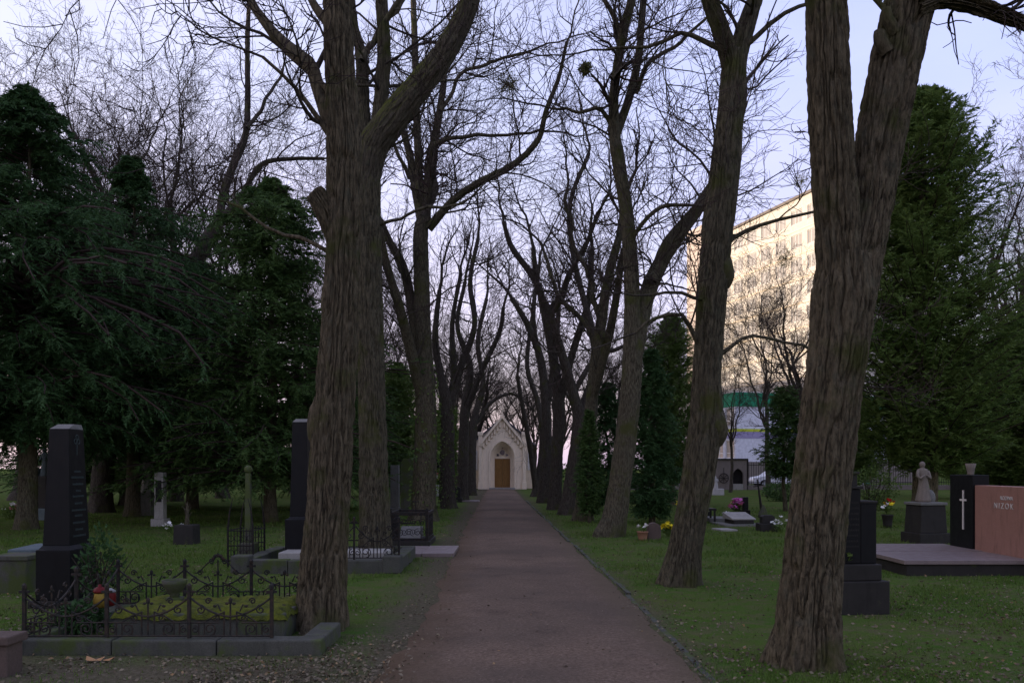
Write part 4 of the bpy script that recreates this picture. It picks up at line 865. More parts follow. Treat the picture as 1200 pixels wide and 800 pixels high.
# ================================================================== LEFT MIDDLE GROUND
e2 = thing('grave_enclosure', 'long stone kerb of the second grave behind the near left trunk', 'grave fence', (gx(272, 12.8), 12.8, 0))
E2W = gx(467, 12.8) - gx(272, 12.8); kerb_frame(e2, 0, E2W, 0, 2.3, 0.2, 0.22, 'kerb_stone', 0.8)
MB().box(-0.02, 0.25, -0.03, 0.26, 0.0, 0.27).build('corner_block', 'kerb_stone', e2, bevel=0.02); MB().box(E2W - 0.24, E2W + 0.03, -0.03, 0.26, 0.0, 0.27).build('corner_block', 'kerb_stone', e2, bevel=0.02)
for k in range(2): scroll_panel(e2, 0.66, 0.55, (1.15 + k * 0.68, 0.11, 0), 0, 0.2, 'iron')
for k in range(3): fence_post(e2, 1.13 + k * 0.68, 0.11, 0.2, 0.6, 'iron')
rl = MB()
for z in (0.32, 0.62): rl.tube([(1.15, 2.15, z), (E2W, 2.15, z)], 0.012, 5)
rl.build('rail', 'iron', e2)
sl2 = thing('grave_slab', 'pale grey grave slab inside the second kerb', 'grave', (gx(385, 13.6), 13.75, 0)); MB().box(-0.75, 0.95, -0.35, 0.35, -0.03, 0.26).build('slab', 'stone_pale', sl2, bevel=0.02)
obelisk('black obelisk half hidden behind the near left trunk', (gx(354, 14.2), 14.2, 0), 0.30, 0.24, 0.42, 0.75, 2.4, wide=1.4, rows=0, inscr=False)
gf = thing('iron_grave_fence', 'tall narrow gothic iron fence round a mossy pillar left of second obelisk', 'grave fence', (gx(289, 14.0), 14.0, 0))
for (y_, mt) in ((-0.32, 'iron'), (0.32, 'iron')):
    b = MB()
    for k in range(9): x = -0.2 + k * 0.05; b.tube([(x, y_, 0.02), (x, y_, 0.62)], 0.007, 5)
    for z in (0.1, 0.34, 0.58): b.tube([(-0.2, y_, z), (0.2, y_, z)], 0.01, 5)
    for k in range(4): b.tube([(-0.15 + k * 0.1 + 0.045 * math.cos(a), y_, 0.46 + 0.045 * math.sin(a)) for a in np.linspace(0, 2 * PI, 11)], 0.006, 4)
    for k in range(4): b.tube([(-0.15 + k * 0.1 + 0.045 * math.cos(a), y_, 0.22 + 0.06 * math.sin(a)) for a in np.linspace(0, 2 * PI, 11)], 0.006, 4)
    b.build('fence_panel', mt, gf)
for sx in (-0.2, 0.2):
    for y_ in (-0.32, 0.32): MB().tube([(sx, y_, -0.03), (sx, y_, 0.62), (sx * 0.85, y_, 0.9), (sx * 0.6, y_, 1.1)], [0.018, 0.018, 0.012, 0.004], 6).build('post', 'iron', gf)
    b = MB()
    for z in (0.1, 0.58): b.tube([(sx, -0.32, z), (sx, 0.32, z)], 0.01, 5)
    b.build('rail', 'iron', gf)
pi_ = thing('stone_pillar', 'narrow yellowish mossy stone pillar inside the gothic iron fence', 'gravestone', (gx(291, 14.1), 14.1, 0)); MB().box(-0.13, 0.13, -0.13, 0.13, -0.03, 0.35).box(-0.05, 0.05, -0.05, 0.05, 0.35, 1.5, (-0.04, 0.04, -0.04, 0.04)).ball((0, 0, 1.56), 0.07, 2).build('pillar', 'stone_mossy', pi_, bevel=0.01)
f3 = thing('iron_grave_fence', 'black cast iron lattice fence box beside the path on the left', 'grave fence', (gx(479, 17.3), 17.3, 0))
FWd = 0.37
MB().box(-FWd - 0.06, FWd + 0.06, -0.06, 1.3, -0.05, 0.1).build('plinth', 'granite_dark', f3, bevel=0.01)
b = MB(); b.box(-FWd, FWd, -0.02, 0.02, 0.1, 0.16).box(-FWd, FWd, -0.025, 0.025, 0.62, 0.68)
rg = random.Random(4)
for k in range(14):
    cx, cz = -FWd + 0.1 + (k % 7) * 0.09, 0.28 + (k // 7) * 0.2; b.tube([(x, 0, z) for x, z in spiral((cx, cz), 0.075, 0.015, rg.uniform(0, 6), 1.4 * rg.choice((-1, 1)))], 0.007, 5)
for x in (-FWd + 0.04, -0.2, FWd - 0.12): b.tube([(x, 0, 0.14), (x, 0, 0.63)], 0.009, 5)
b.build('fence_panel', 'iron', f3)
for sx in (-1, 1):
    MB().box(sx * FWd - 0.03, sx * FWd + 0.03, -0.03, 0.03, 0.1, 0.72).ball((sx * FWd, 0, 0.745), 0.03, 1).build('post', 'iron', f3)
    b = MB().box(sx * FWd - 0.022, sx * FWd + 0.022, 0.03, 1.25, 0.62, 0.68).box(sx * FWd - 0.02, sx * FWd + 0.02, 0.03, 1.25, 0.1, 0.16)
    for k in range(10): b.tube([(sx * FWd, 0.12 + k * 0.12, 0.14), (sx * FWd, 0.12 + k * 0.12, 0.63)], 0.012, 5)
    for k in range(6): b.tube([(sx * FWd, 0.15 + k * 0.19 + 0.08 * math.cos(a), 0.4 + 0.14 * math.sin(a)) for a in np.linspace(0, 2 * PI, 11)], 0.012, 4)
    b.build('fence_panel', 'iron', f3)
b = MB().tube([(0, 1.25, 0.68), (0, 1.25, 0.95)], 0.012, 5).tube([(-0.08, 1.25, 0.85), (0.08, 1.25, 0.85)], 0.01, 5).box(-FWd, FWd, 1.23, 1.27, 0.62, 0.68); b.build('cross', 'iron', f3)
g3_ = thing('grave_slab', 'small pale slab standing inside the lattice fence', 'grave', (gx(479, 17.3), 17.95, 0)); MB().box(-0.25, 0.2, -0.3, 0.3, 0.1, 0.34, (-0.25, 0.2, 0.1, 0.3)).build('slab', 'stone_grey', g3_, bevel=0.01)
s4 = thing('paving_slab', 'flat pinkish grave slab lying in the grass left of the path', 'grave', (gx(500, 16.0), 15.95, 0)); 
for k, (x0, x1) in enumerate(((-0.62, -0.02), (-0.01, 0.56))): MB().box(x0, x1, -0.75, 0.75, -0.05, 0.06 + 0.006 * k).build('slab', 'granite_slab', s4, bevel=0.01)
def stele(label, px, py_b, py_t, wpx, mat, shape='flat', dep=0.18, base=True, name='gravestone', plaque=None, rotz=0.0):
    d = gd(py_b); w_ = wpx * d / FPX; h = gz(py_t, d); t = thing(name, label, 'gravestone', (gx(px, d), d, 0), rotz); bh = 0.2 if base else 0.0
    if base: MB().box(-w_ * 0.72, w_ * 0.72, -dep * 0.9, dep * 0.9, -0.05, bh).build('base', mat, t, bevel=0.015)
    if shape == 'flat': poly = [(-w_ / 2, bh), (w_ / 2, bh), (w_ / 2 * 0.94, h), (-w_ / 2 * 0.94, h)]
    elif shape == 'gable': poly = [(-w_ / 2, bh), (w_ / 2, bh), (w_ / 2, h * 0.9), (w_ * 0.3, h), (-w_ * 0.3, h), (-w_ / 2, h * 0.9)]
    elif shape == 'round': poly = [(-w_ / 2, bh), (w_ / 2, bh)] + [(w_ / 2 * math.cos(a), h - w_ / 2 * 0.8 + w_ / 2 * 0.8 * math.sin(a)) for a in np.linspace(0, PI, 11)]
    MB().prism(poly, -dep / 2, dep / 2).build('stone', mat, t, bevel=0.012)
    if plaque: MB().box(-w_ * 0.3, w_ * 0.3, -dep / 2 - 0.015, -dep / 2 - 0.001, h * 0.45, h * 0.85).build('plaque', plaque, t)
    return t
stele('upright pale grey stele left of the ivy covered trunk', 463, 601, 545, 10, 'stone_grey', 'flat', 0.3)
stele('taller gabled mossy stele partly behind the ivy covered trunk', 478, 603, 537, 16, 'stone_mossy', 'gable', 0.3)
bst = stele('black gravestone with a white cap between two left avenue trunks', 512, 579, 534, 6, 'granite_black', 'flat', 0.25)
bouquet('red and white flowers before the white capped black gravestone', (gx(512, 47), 47.0, 0), 0.16, 1.3, 51, ['petal_red', 'petal_white', 'petal_rose'], nf=14, fs=0.12, pot=('stone_white', 0.16, 0.6))
stele('small dark leaning headstone at the foot of the fourth left trunk', 536, 588, 570, 8, 'granite_dark', 'round', 0.3)
q4 = thing('paving_slab', 'narrow pale slab across the grass near the chapel path', 'grave', (gx(549, 39.5), 39.5, 0)); MB().box(-0.55, 0.5, -0.4, 0.4, -0.05, 0.05).build('slab', 'granite_slab', q4, bevel=0.01)
stele('white stele with a dark photo plaque in the left lawn', 188, 616, 553, 11, 'stone_pale', 'flat', 0.24, plaque='granite_black')
def robed_figure(h, folds=9, seed=0, lean=0.0, arms=True):
    """one continuous robed statue: loft of wavy elliptical rings from hem to crown, arms folded at the chest"""
    b = MB(); sd_ = 28; prof = [(0.0, .17, .15), (.05, .175, .155), (.2, .15, .13), (.4, .125, .105), (.52, .11, .09), (.6, .12, .09), (.7, .125, .085), (.77, .14, .085), (.81, .12, .075), (.835, .05, .05), (.85, .042, .045), (.87, .055, .06), (.9, .066, .072), (.94, .066, .074), (.975, .05, .055), (1.0, .012, .012)]
    rings = []
    for (z, rx, ry) in prof:
        f = max(0, 1 - z / 0.75); rings.append([b.bm.verts.new(((rx * h * (1 + 0.10 * f * math.cos(folds * a + 5 * z) + 0.04 * math.cos(4 * a + seed))) * math.cos(a) + 0.02 * h * math.sin(z * 5) + lean * z * h, (ry * h * (1 + 0.10 * f * math.cos(folds * a + 5 * z))) * math.sin(a), z * h)) for a in np.linspace(0, 2 * PI, sd_ + 1)[:-1]])
    for a, c_ in zip(rings, rings[1:]):
        for i in range(sd_): b.bm.faces.new((a[i], a[(i + 1) % sd_], c_[(i + 1) % sd_], c_[i]))
    b.bm.faces.new(rings[0][::-1]); b.bm.faces.new(rings[-1])
    if arms:
        for s_ in (-1, 1): b.tube([((.125 * s_ + lean * .77) * h, 0, .77 * h), (.165 * s_ * h, -.02 * h, .64 * h), (.13 * s_ * h, -.09 * h, .58 * h), (.03 * s_ * h, -.125 * h, .66 * h)], [.04 * h, .042 * h, .036 * h, .022 * h], 8)
    return b
tp = thing('stone_monument', 'tall narrow draped stone figure behind the left conifer trunk', 'statue', (gx(167, 28), 28.3, 0)); MB().box(-0.24, 0.24, -0.22, 0.22, -0.05, 0.75).build('pedestal', 'stone_grey', tp, bevel=0.02)
robed_figure(1.2, 7, 2, 0.02).build('figure', 'stone_pale', tp, True, loc=(0, 0, 0.75))
mb_ = thing('stone_monument', 'blue grey monument with a draped urn seen left of the near obelisk', 'gravestone', (gx(45, 26), 26.2, 0), R(-18))
MB().box(-0.55, 0.55, -0.4, 0.4, -0.05, 0.35).build('base', 'stone_blue', mb_, bevel=0.02); MB().box(-0.42, -0.06, -0.25, 0.25, 0.35, 1.55, (-0.36, -0.08, -0.2, 0.2)).build('stele', 'stone_blue', mb_, bevel=0.02); MB().box(-0.05, 0.45, -0.28, 0.28, 0.35, 1.32).build('block', 'granite_dark', mb_, bevel=0.02)
robed_figure(0.85, 8, 4, 0.0).build('figure', 'stone_blue', mb_, True, loc=(0.12, 0, 1.32))
pb = thing('stone_planter', 'dark square planter box with a small bare plant on the left lawn', 'planter', (gx(219, 17.8), 17.8, 0)); MB().box(-0.21, 0.21, -0.21, 0.21, -0.03, 0.40, (-0.2, 0.2, -0.2, 0.2)).build('box', 'granite_dark', pb, bevel=0.012)
b = MB().tube([(0, 0, 0.38), (0.01, 0, 0.6), (0, 0, 0.85)], [0.06, 0.04, 0.02], 6)
for k in range(8): a = k * 2.4; b.tube([(0, 0, 0.5 + k * 0.04), (0.1 * math.cos(a), 0.1 * math.sin(a), 0.66 + k * 0.035)], [0.014, 0.006], 4)
b.build('plant', 'bark_grey', pb)
bouquet('white grave flowers beside the dark planter box', (gx(205, 20.2), 20.2, 0), 0.3, 0.35, 61, 'petal_white', nf=12, fs=0.06)
bouquet('orange white flowers at the far left edge of the lawn', (gx(14, 26.5), 26.5, 0), 0.35, 0.5, 62, ['petal_white', 'petal_rose'], nf=10, fs=0.09)
for k, (px, py, r_, h) in enumerate(((25, 607, 0.7, 0.4), (205, 574, 1.8, 1.2), (255, 572, 2.2, 1.3), (310, 573, 1.8, 1.1), (345, 570, 1.6, 1.1))):
    shrub(['low ground shrub at the far left edge', 'leafy green bush behind the white stele', 'wide leafy green bush under the left conifers', 'leafy bush beyond the gothic iron fence', 'leafy bush just left of the nearest left trunk'][k], (gx(px, gd(py)), gd(py), 0), r_, h, 70 + k, 'leaf_bright', 2600 if k else 900, 0.13 if k else 0.08, 'shrub', 'shrub', 'garden bushes on the left lawn')

# ================================================================== RIGHT FOREGROUND GRAVES
sm = thing('stepped_monument', 'dark granite stepped monument just right of the nearest trunk', 'gravestone', (gx(1011, 9.3), 9.55, 0), R(6))
MB().box(-0.36, 0.26, -0.30, 0.30, -0.05, 0.36).build('base', 'granite_dark', sm, bevel=0.012); MB().box(-0.32, 0.19, -0.26, 0.24, 0.362, 0.54).build('step', 'granite_dark', sm, bevel=0.012)
MB().box(-0.02, 0.16, -0.2, 0.1, 0.542, 1.2).build('stele', 'granite_black', sm, bevel=0.008); MB().box(-0.03, 0.17, -0.21, 0.11, 1.202, 1.23).build('stele_cap', 'granite_dark', sm, bevel=0.005)
sh = MB().box(-0.26, -0.022, -0.2, 0.16, 0.542, 1.36).build('pillar', 'granite_black', sm, bevel=0.008); MB().box(-0.28, -0.005, -0.22, 0.18, 1.362, 1.39).box(-0.25, -0.05, -0.18, 0.14, 1.39, 1.52).build('pillar_cap', 'granite_dark', sm, bevel=0.006); MB().box(-0.27, -0.03, -0.2, 0.16, 1.521, 1.55).build('pillar_top', 'granite_dark', sm, bevel=0.006)
b = MB(); rg = random.Random(8)
for k in range(9):
    x = -0.23
    while x < -0.05: l_ = rg.uniform(0.01, 0.02); b.box(x, x + l_ * 0.7, -0.2035, -0.199, 1.2 - k * 0.06, 1.2 - k * 0.06 + 0.02); x += l_ + 0.004
b.build('inscription', 'granite_dark', sh)['kind'] = 'stuff'
bouquet('small green potted plant on the step of the dark stepped monument', (gx(995, 9.3), 9.36, 0.542), 0.08, 0.16, 81, 'leaf_bright', nf=7, fs=0.035, name='grave_plant')
TX, TY = 7.65, 12.55
tb = thing('granite_tomb', 'wide low granite tomb slab with pink headstone at the right edge', 'tomb', (TX, TY, 0))
MB().box(-1.85, 1.3, 0.0, 2.55, -0.05, 0.17).build('base', 'granite_dark', tb, bevel=0.01)
MB().box(-1.90, 0.0, -0.04, 1.30, 0.171, 0.235).build('cover_slab', 'granite_slab', tb, bevel=0.008); MB().box(-1.90, 0.0, 1.315, 2.6, 0.171, 0.243).build('cover_slab', 'granite_slab', tb, bevel=0.008)
pk = MB().box(0.003, 0.28, -0.45, 1.56, 0.172, 1.30).build('headstone', 'granite_pink', tb, bevel=0.008); tag(pk, 'pink polished granite headstone')
bk = MB().box(-0.03, 0.25, 1.575, 2.3, 0.172, 1.47).build('headstone', 'granite_black', tb, bevel=0.008); tag(bk, 'black granite headstone with a thin white cross')
yc = 14.4 - TY
MB().box(-0.045, -0.031, yc - 0.018, yc + 0.018, 0.55, 1.21).box(-0.044, -0.032, yc - 0.10, yc + 0.10, 1.03, 1.062).build('cross', 'letter', bk)
def text_on(s, size, loc, parent, mat, sx=1.0):
    cu = bpy.data.curves.new('lettering', 'FONT'); cu.body = s; cu.size = size; cu.extrude = 0.003; cu.align_x = 'CENTER'; cu.align_y = 'CENTER'; cu.space_character = sx
    o = bpy.data.objects.new('tmp', cu); COL.objects.link(o); bpy.context.view_layer.update()
    me = bpy.data.meshes.new_from_object(o); bpy.data.objects.remove(o)
    o = link_mesh('lettering', me, mat, parent); o.location = loc; o.rotation_euler = (R(90), 0, R(-90)); return o
text_on('RODINA', 0.085, (-0.002, 13.2 - TY, 1.115), pk, 'letter', 1.05); text_on('NIZOK', 0.13, (-0.002, 13.28 - TY, 0.99), pk, 'letter', 1.45)
v_ = thing('grave_vase', 'pale stone vase standing on top of the black headstone', 'vase', (TX + 0.1, 14.42, 1.47)); MB().lathe([(0.055, 0), (0.05, 0.02), (0.065, 0.1), (0.085, 0.19), (0.07, 0.19), (0.06, 0.15)], 14).build('vase', 'statue_stone', v_, True)
st = thing('statue', 'stone robed figure on a dark pedestal behind the granite tomb', 'statue', (gx(1090, 17.9), 18.1, 0), R(10))
MB().box(-0.36, 0.36, -0.33, 0.33, -0.05, 0.22).build('base', 'granite_dark', st, bevel=0.015); MB().box(-0.31, 0.31, -0.28, 0.28, 0.221, 0.80, (-0.28, 0.28, -0.26, 0.26)).build('pedestal', 'granite_dark', st, bevel=0.012); MB().box(-0.31, 0.31, -0.29, 0.29, 0.801, 0.86).build('pedestal_cap', 'stone_grey', st, bevel=0.01)
robed_figure(0.86, 9, 1, 0.0).build('figure', 'statue_stone', st, True, loc=(-0.06, 0, 0.86)); MB().ball((0.17, 0.1, 0.94), 0.15, 3, (0.8, 0.7, 1.2)).build('rock', 'stone_grey', st, True)
bouquet('red white and yellow flowers left of the statue', (gx(1040, 22.5), 22.5, 0), 0.14, 0.85, 91, ['petal_red', 'petal_white', 'petal_yellow'], nf=8, fs=0.09, pot=('granite_dark', 0.14, 0.35))
shrub('pale leafy shrub beyond the stepped monument', (gx(1022, 32), 32, 0), 0.9, 1.5, 92, 'leaf_bright', 1800, 0.1, 'shrub', 'shrub', 'garden bushes on the right lawn')
shrub('round dark green bush near the railing', (gx(917, 40), 40, 0), 0.95, 0.85, 93, 'needle_mid', 2600, 0.09, 'shrub', 'shrub', 'garden bushes on the right lawn')
# ------------------------------------------------ right middle ground
ws = thing('statue', 'small white statue on a block before the grey tomb house', 'statue', (gx(841, 49), 49, 0)); MB().box(-0.32, 0.32, -0.25, 0.25, -0.05, 0.36).build('block', 'stone_white', ws, bevel=0.02); robed_figure(0.72, 7, 3).build('figure', 'stone_white', ws, True, loc=(-0.1, 0, 0.36))
stele('black headstone behind the pink bouquet on the right lawn', 873, 604, 582, 6, 'granite_black', 'flat', 0.25)
bouquet('big pink bouquet on the right lawn', (gx(863, 28), 28, 0), 0.22, 0.66, 101, ['petal_pink', 'petal_rose', 'petal_pink'], nf=18, fs=0.11)
bouquet('small white flowers under the pink bouquet', (gx(852, 27.5), 27.5, 0), 0.2, 0.2, 102, 'petal_white', nf=7, fs=0.06)
sg = thing('sloping_grave', 'low grey grave box with sloping stone lid on the right lawn', 'grave', (gx(866, 23.6), 23.6, 0), R(4)); MB().box(-0.28, 0.28, -0.4, 0.4, -0.05, 0.16, (-0.28, 0.28, -0.4, 0.4)).build('box', 'granite_dark', sg, bevel=0.012); MB().prism([(-0.42, 0.162), (0.42, 0.162), (0.42, 0.34), (-0.42, 0.20)], -0.33, 0.33, 'x').build('lid', 'stone_pale', sg, bevel=0.01)
MB().box(-0.6, 0.5, -0.6, 0.6, -0.05, 0.05).build('base', 'stone_grey', sg, bevel=0.01)
ls = thing('grave_slab', 'flat grey grave slab left of the sloping grave box', 'grave', (gx(845, 25.2), 25.2, 0), R(-6)); MB().box(-0.4, 0.4, -0.6, 0.6, -0.05, 0.12).build('slab', 'stone_grey', ls, bevel=0.012)
l3 = thing('grave_slab', 'small pale stone flag in front of the sloping grave box', 'grave', (gx(849, 21.6), 21.6, 0), R(10)); MB().box(-0.22, 0.22, -0.3, 0.3, -0.04, 0.04).build('slab', 'stone_pale', l3, bevel=0.01)
bn = thing('grave_bench', 'small black bench stand right of the leaning trunk', 'bench', (gx(831, 24.6), 24.6, 0)); MB().box(-0.22, 0.14, -0.3, 0.3, 0.36, 0.42).build('seat', 'iron', bn)
for (x, y_) in ((-0.2, -0.25), (0.1, -0.25), (-0.2, 0.25), (0.1, 0.25)): MB().box(x - 0.025, x + 0.025, y_ - 0.025, y_ + 0.025, -0.03, 0.36).build('leg', 'iron', bn)
stele('thin dark headstone behind the small black bench', 827, 606, 580, 4, 'granite_black', 'flat', 0.3)
stele('slanted dark headstone left of the nearest right trunk', 899, 622, 603, 15, 'granite_dark', 'gable', 0.25)
bouquet('white flowers spilling beside the slanted dark headstone', (gx(912, 21), 20.9, 0), 0.25, 0.42, 103, 'petal_white', nf=12, fs=0.06)
stele('rounded brown headstone between the leaning trunks', 766, 632, 612, 15, 'brown_stone', 'round', 0.25, base=False)
bouquet('potted white flowers beside the rounded brown headstone', (gx(753, 18.6), 18.6, 0), 0.1, 0.42, 104, 'petal_white', nf=6, fs=0.055, pot=('terracotta', 0.12, 0.2))
bouquet('bright yellow flowers left of the second right trunk', (gx(783, 19.6), 19.6, 0), 0.15, 0.34, 105, 'petal_yellow', nf=16, fs=0.075)
bouquet('tall yellow green flowers hanging on a pale post', (gx(796, 28.5), 28.5, 0), 0.1, 0.62, 106, ['petal_yellow', 'leaf_bright'], nf=9, fs=0.08)
stele('thin pale post left of the second right trunk', 797, 603, 576, 3, 'stone_pale', 'flat', 0.09, base=False)
bouquet('blue and white flowers between the far right trunks', (gx(674, 36), 36, 0), 0.22, 0.6, 107, ['petal_white', 'petal_blue', 'petal_white'], nf=12, fs=0.09)
cp = thing('leaning_cross', 'thin dark leaning iron cross with a hanging lamp on the right lawn', 'grave cross', (gx(893, 27), 27, 0)); MB().tube([(0.02, 0, -0.05), (-0.06, 0, 0.55), (-0.15, 0, 1.22)], [0.06, 0.035, 0.02], 6).tube([(-0.28, 0, 0.98), (0.03, 0, 1.04)], 0.018, 5).build('cross', 'iron', cp)
MB().lathe([(0.14, -0.02), (0.16, 0.1), (0.09, 0.3), (0.04, 0.4)], 8, (0.03, 0, 0)).build('foot', 'stone_mossy', cp)

# ================================================================== AVENUE TREES
hero_tree('nearest right avenue tree, thick furrowed trunk forked into two stems', 6.93, [
    [(944, 778, 84), (947, 740, 77), (953, 660, 73), (963, 560, 70), (974, 470, 70), (983, 400, 74), (988, 340, 78), (990, 300, 62)],
    [(984, 410, 50), (984, 320, 54), (979, 230, 53), (972, 120, 51), (969, 40, 49), (965, -60, 44), (957, -200, 36), (950, -340, 24)],
    [(990, 430, 50), (1001, 340, 54), (1017, 250, 56), (1034, 150, 58), (1050, 70, 60), (1064, 10, 60), (1078, -60, 50), (1092, -180, 40), (1100, -320, 26)],
    [(1070, 8, 34), (1098, -2, 24), (1130, 2, 18), (1165, 14, 16), (1205, 30, 14), (1270, 62, 11)],
    [(1040, 62, 18), (1034, 48, 17), (1036, 38, 15)], [(1050, 40, 16), (1038, 25, 15), (1037, 14, 12)],
    [(1045, 20, 8), (1030, 5, 7), (1010, -10, 5), (985, -30, 4)]], 11, 'bark_brown', 2, {1: -0.05, 2: 0.05, 3: 0.1, 6: 0.3}, per_m=3.5, l1=1.3, zmin=3.6, wf=0.88, bare=(0, 1, 2, 4, 5),
    lumps=((981, 38, 26, 34, -0.04), (955, 66, 14, 26, 0.02)))
hero_tree('second right avenue tree, leaning trunk with burls forked near the top', 11.6, [
    [(797, 685, 42), (802, 650, 37), (811, 600, 35), (820, 545, 37), (827, 490, 36), (829, 430, 31), (834, 350, 33), (841, 270, 35), (849, 205, 33), (855, 140, 30), (860, 85, 28), (862, 60, 22)],
    [(859, 90, 22), (870, 45, 20), (884, 0, 17), (900, -60, 13), (912, -160, 9)], [(860, 90, 20), (848, 45, 19), (832, 0, 17), (815, -60, 13), (800, -150, 8)],
    [(848, 290, 6), (880, 268, 5), (915, 256, 4), (952, 250, 3)], [(838, 420, 5), (870, 402, 4), (905, 400, 3.5), (948, 416, 3)],
    [(850, 60, 8), (822, 50, 6), (790, 46, 5), (760, 62, 4), (715, 62, 3)], [(828, 418, 6), (800, 378, 5), (770, 380, 4), (745, 398, 3)], [(838, 352, 5), (800, 352, 4), (765, 350, 3)],
    [(868, 60, 7), (885, 45, 6), (915, 20, 5), (950, 5, 4)]], 12, 'bark_grey', 1, {1: 0.1, 2: -0.1}, per_m=1.7, l1=1.7, zmin=3.2,
    bare=(0,),
    lumps=((834, 500, 34, 54, 0.0), (845, 318, 28, 46, 0.0), (856, 178, 20, 30, 0)))
hero_tree('third right avenue tree, slim curved trunk with a second stem to the right', 19.75, [
    [(713, 628, 32), (721, 600, 27), (730, 540, 25), (737, 480, 24), (741, 420, 22), (741, 360, 18), (738, 290, 16), (733, 240, 15), (724, 185, 15), (719, 150, 13)],
    [(719, 155, 12), (720, 105, 10), (729, 45, 10), (740, 0, 9), (748, -60, 7)], [(722, 158, 10), (740, 105, 9), (749, 60, 8), (754, 0, 7), (760, -50, 5)],
    [(742, 425, 19), (753, 365, 20), (769, 318, 18), (799, 270, 15), (824, 235, 13), (850, 190, 11), (872, 120, 8)], [(764, 330, 12), (781, 285, 10), (815, 245, 9), (842, 212, 7)],
    [(717, 148, 6), (706, 132, 5), (680, 136, 4), (648, 130, 3)], [(729, 50, 7), (720, 25, 6), (708, 0, 5)], [(737, 290, 6), (752, 262, 5), (780, 240, 5), (810, 235, 4)], [(745, 110, 6), (765, 70, 5), (800, 45, 4), (830, 20, 3)]],
    13, 'bark_grey', 0, {}, per_m=2.5, l1=2.3, zmin=4, m3=7)
hero_tree('fourth right avenue tree beside the small thuja', 25.4, [
    [(683, 610, 22), (687, 560, 17), (691, 500, 15), (696, 440, 13), (704, 380, 12), (714, 320, 10), (726, 275, 8), (732, 230, 6)], [(693, 470, 10), (712, 400, 10), (722, 350, 8), (729, 298, 6)],
    [(704, 380, 7), (690, 330, 6), (670, 280, 5), (664, 220, 4)], [(700, 410, 7), (676, 370, 6), (650, 340, 5), (636, 300, 4)]], 14, 'bark_grey', 0, {}, per_m=2.0, l1=2.4, zmin=3.5)
hero_tree('fifth right avenue tree with twisted limbs over the path', 28.6, [
    [(664, 603, 18), (671, 550, 15), (678, 495, 14), (672, 462, 12), (660, 420, 10), (645, 370, 8), (630, 335, 7), (625, 290, 5)], [(678, 495, 11), (697, 430, 9), (692, 380, 8), (674, 310, 6), (668, 240, 5), (690, 180, 4)],
    [(645, 372, 6), (662, 340, 6), (672, 315, 5), (700, 250, 4)], [(672, 462, 6), (700, 420, 6), (720, 410, 5), (745, 400, 4)]], 15, 'bark_far', 0, {}, per_m=2.2, l1=2.4, zmin=3.5)
hero_tree('sixth right avenue tree with a pollarded crooked crown', 32.0, [
    [(650, 597, 16), (652, 540, 14), (655, 480, 14), (650, 430, 11), (638, 365, 9), (628, 330, 8), (600, 290, 6), (590, 260, 4)], [(655, 475, 10), (672, 410, 8), (690, 350, 7), (694, 290, 5)], [(638, 368, 7), (655, 350, 7), (668, 320, 6), (690, 280, 4)]], 16, 'bark_far', 0, {}, per_m=2.2, l1=2.6, zmin=4, m3=5)
hero_tree('seventh right avenue tree, dark trunk close to the chapel', 38.0, [
    [(637, 589, 14), (640, 540, 12), (640, 480, 11), (633, 420, 9), (618, 380, 7), (600, 350, 5)], [(640, 480, 8), (650, 420, 7), (655, 360, 5)], [(633, 425, 6), (625, 370, 5), (632, 310, 4)]], 17, 'bark_far', 0, {}, per_m=2.2, l1=2.8, zmin=4, m3=5)
hero_tree('last right avenue tree, twin stems crossing the chapel roof', 46.0, [
    [(628, 582, 11), (634, 545, 9), (636, 510, 8), (630, 470, 6), (618, 430, 5), (622, 380, 4)], [(628, 575, 7), (622, 530, 6), (613, 480, 5), (606, 440, 4)]], 18, 'bark_far', 0, {}, per_m=2.2, l1=2.8, zmin=5, m3=5)
hero_tree('nearest left avenue tree, furrowed trunk rising inside the grave kerb', 8.45, [
    [(374, 736, 62), (377, 715, 56), (380, 650, 53), (385, 580, 49), (389, 520, 49), (393, 460, 47), (398, 380, 43), (402, 300, 40), (404, 230, 41), (403, 170, 41), (400, 100, 35), (396, 30, 33), (394, -60, 28), (390, -180, 22), (386, -320, 14)],
    [(396, 280, 26), (382, 248, 25), (371, 230, 23), (368, 226, 20)], [(394, 165, 14), (381, 130, 16), (358, 75, 18), (338, 45, 16), (310, 15, 12), (285, -10, 10), (250, -60, 8)],
    [(392, 168, 8), (372, 142, 7), (345, 100, 5), (310, 62, 4)], [(388, 110, 9), (360, 78, 8), (340, 60, 6)], [(395, 40, 11), (378, 14, 12), (360, -10, 9)], [(385, 295, 6), (355, 280, 5), (320, 262, 4), (270, 235, 3)]],
    21, 'bark_brown', 2, {1: -0.1, 2: 0.1, 5: -0.1}, per_m=1.2, l1=1.6, zmin=3.5, wf=0.93, bare=(0, 1),
    lumps=((379, 494, 38, 70, 0.03), (389, 350, 26, 60, 0.03), (391, 122, 24, 44, 0.04)))
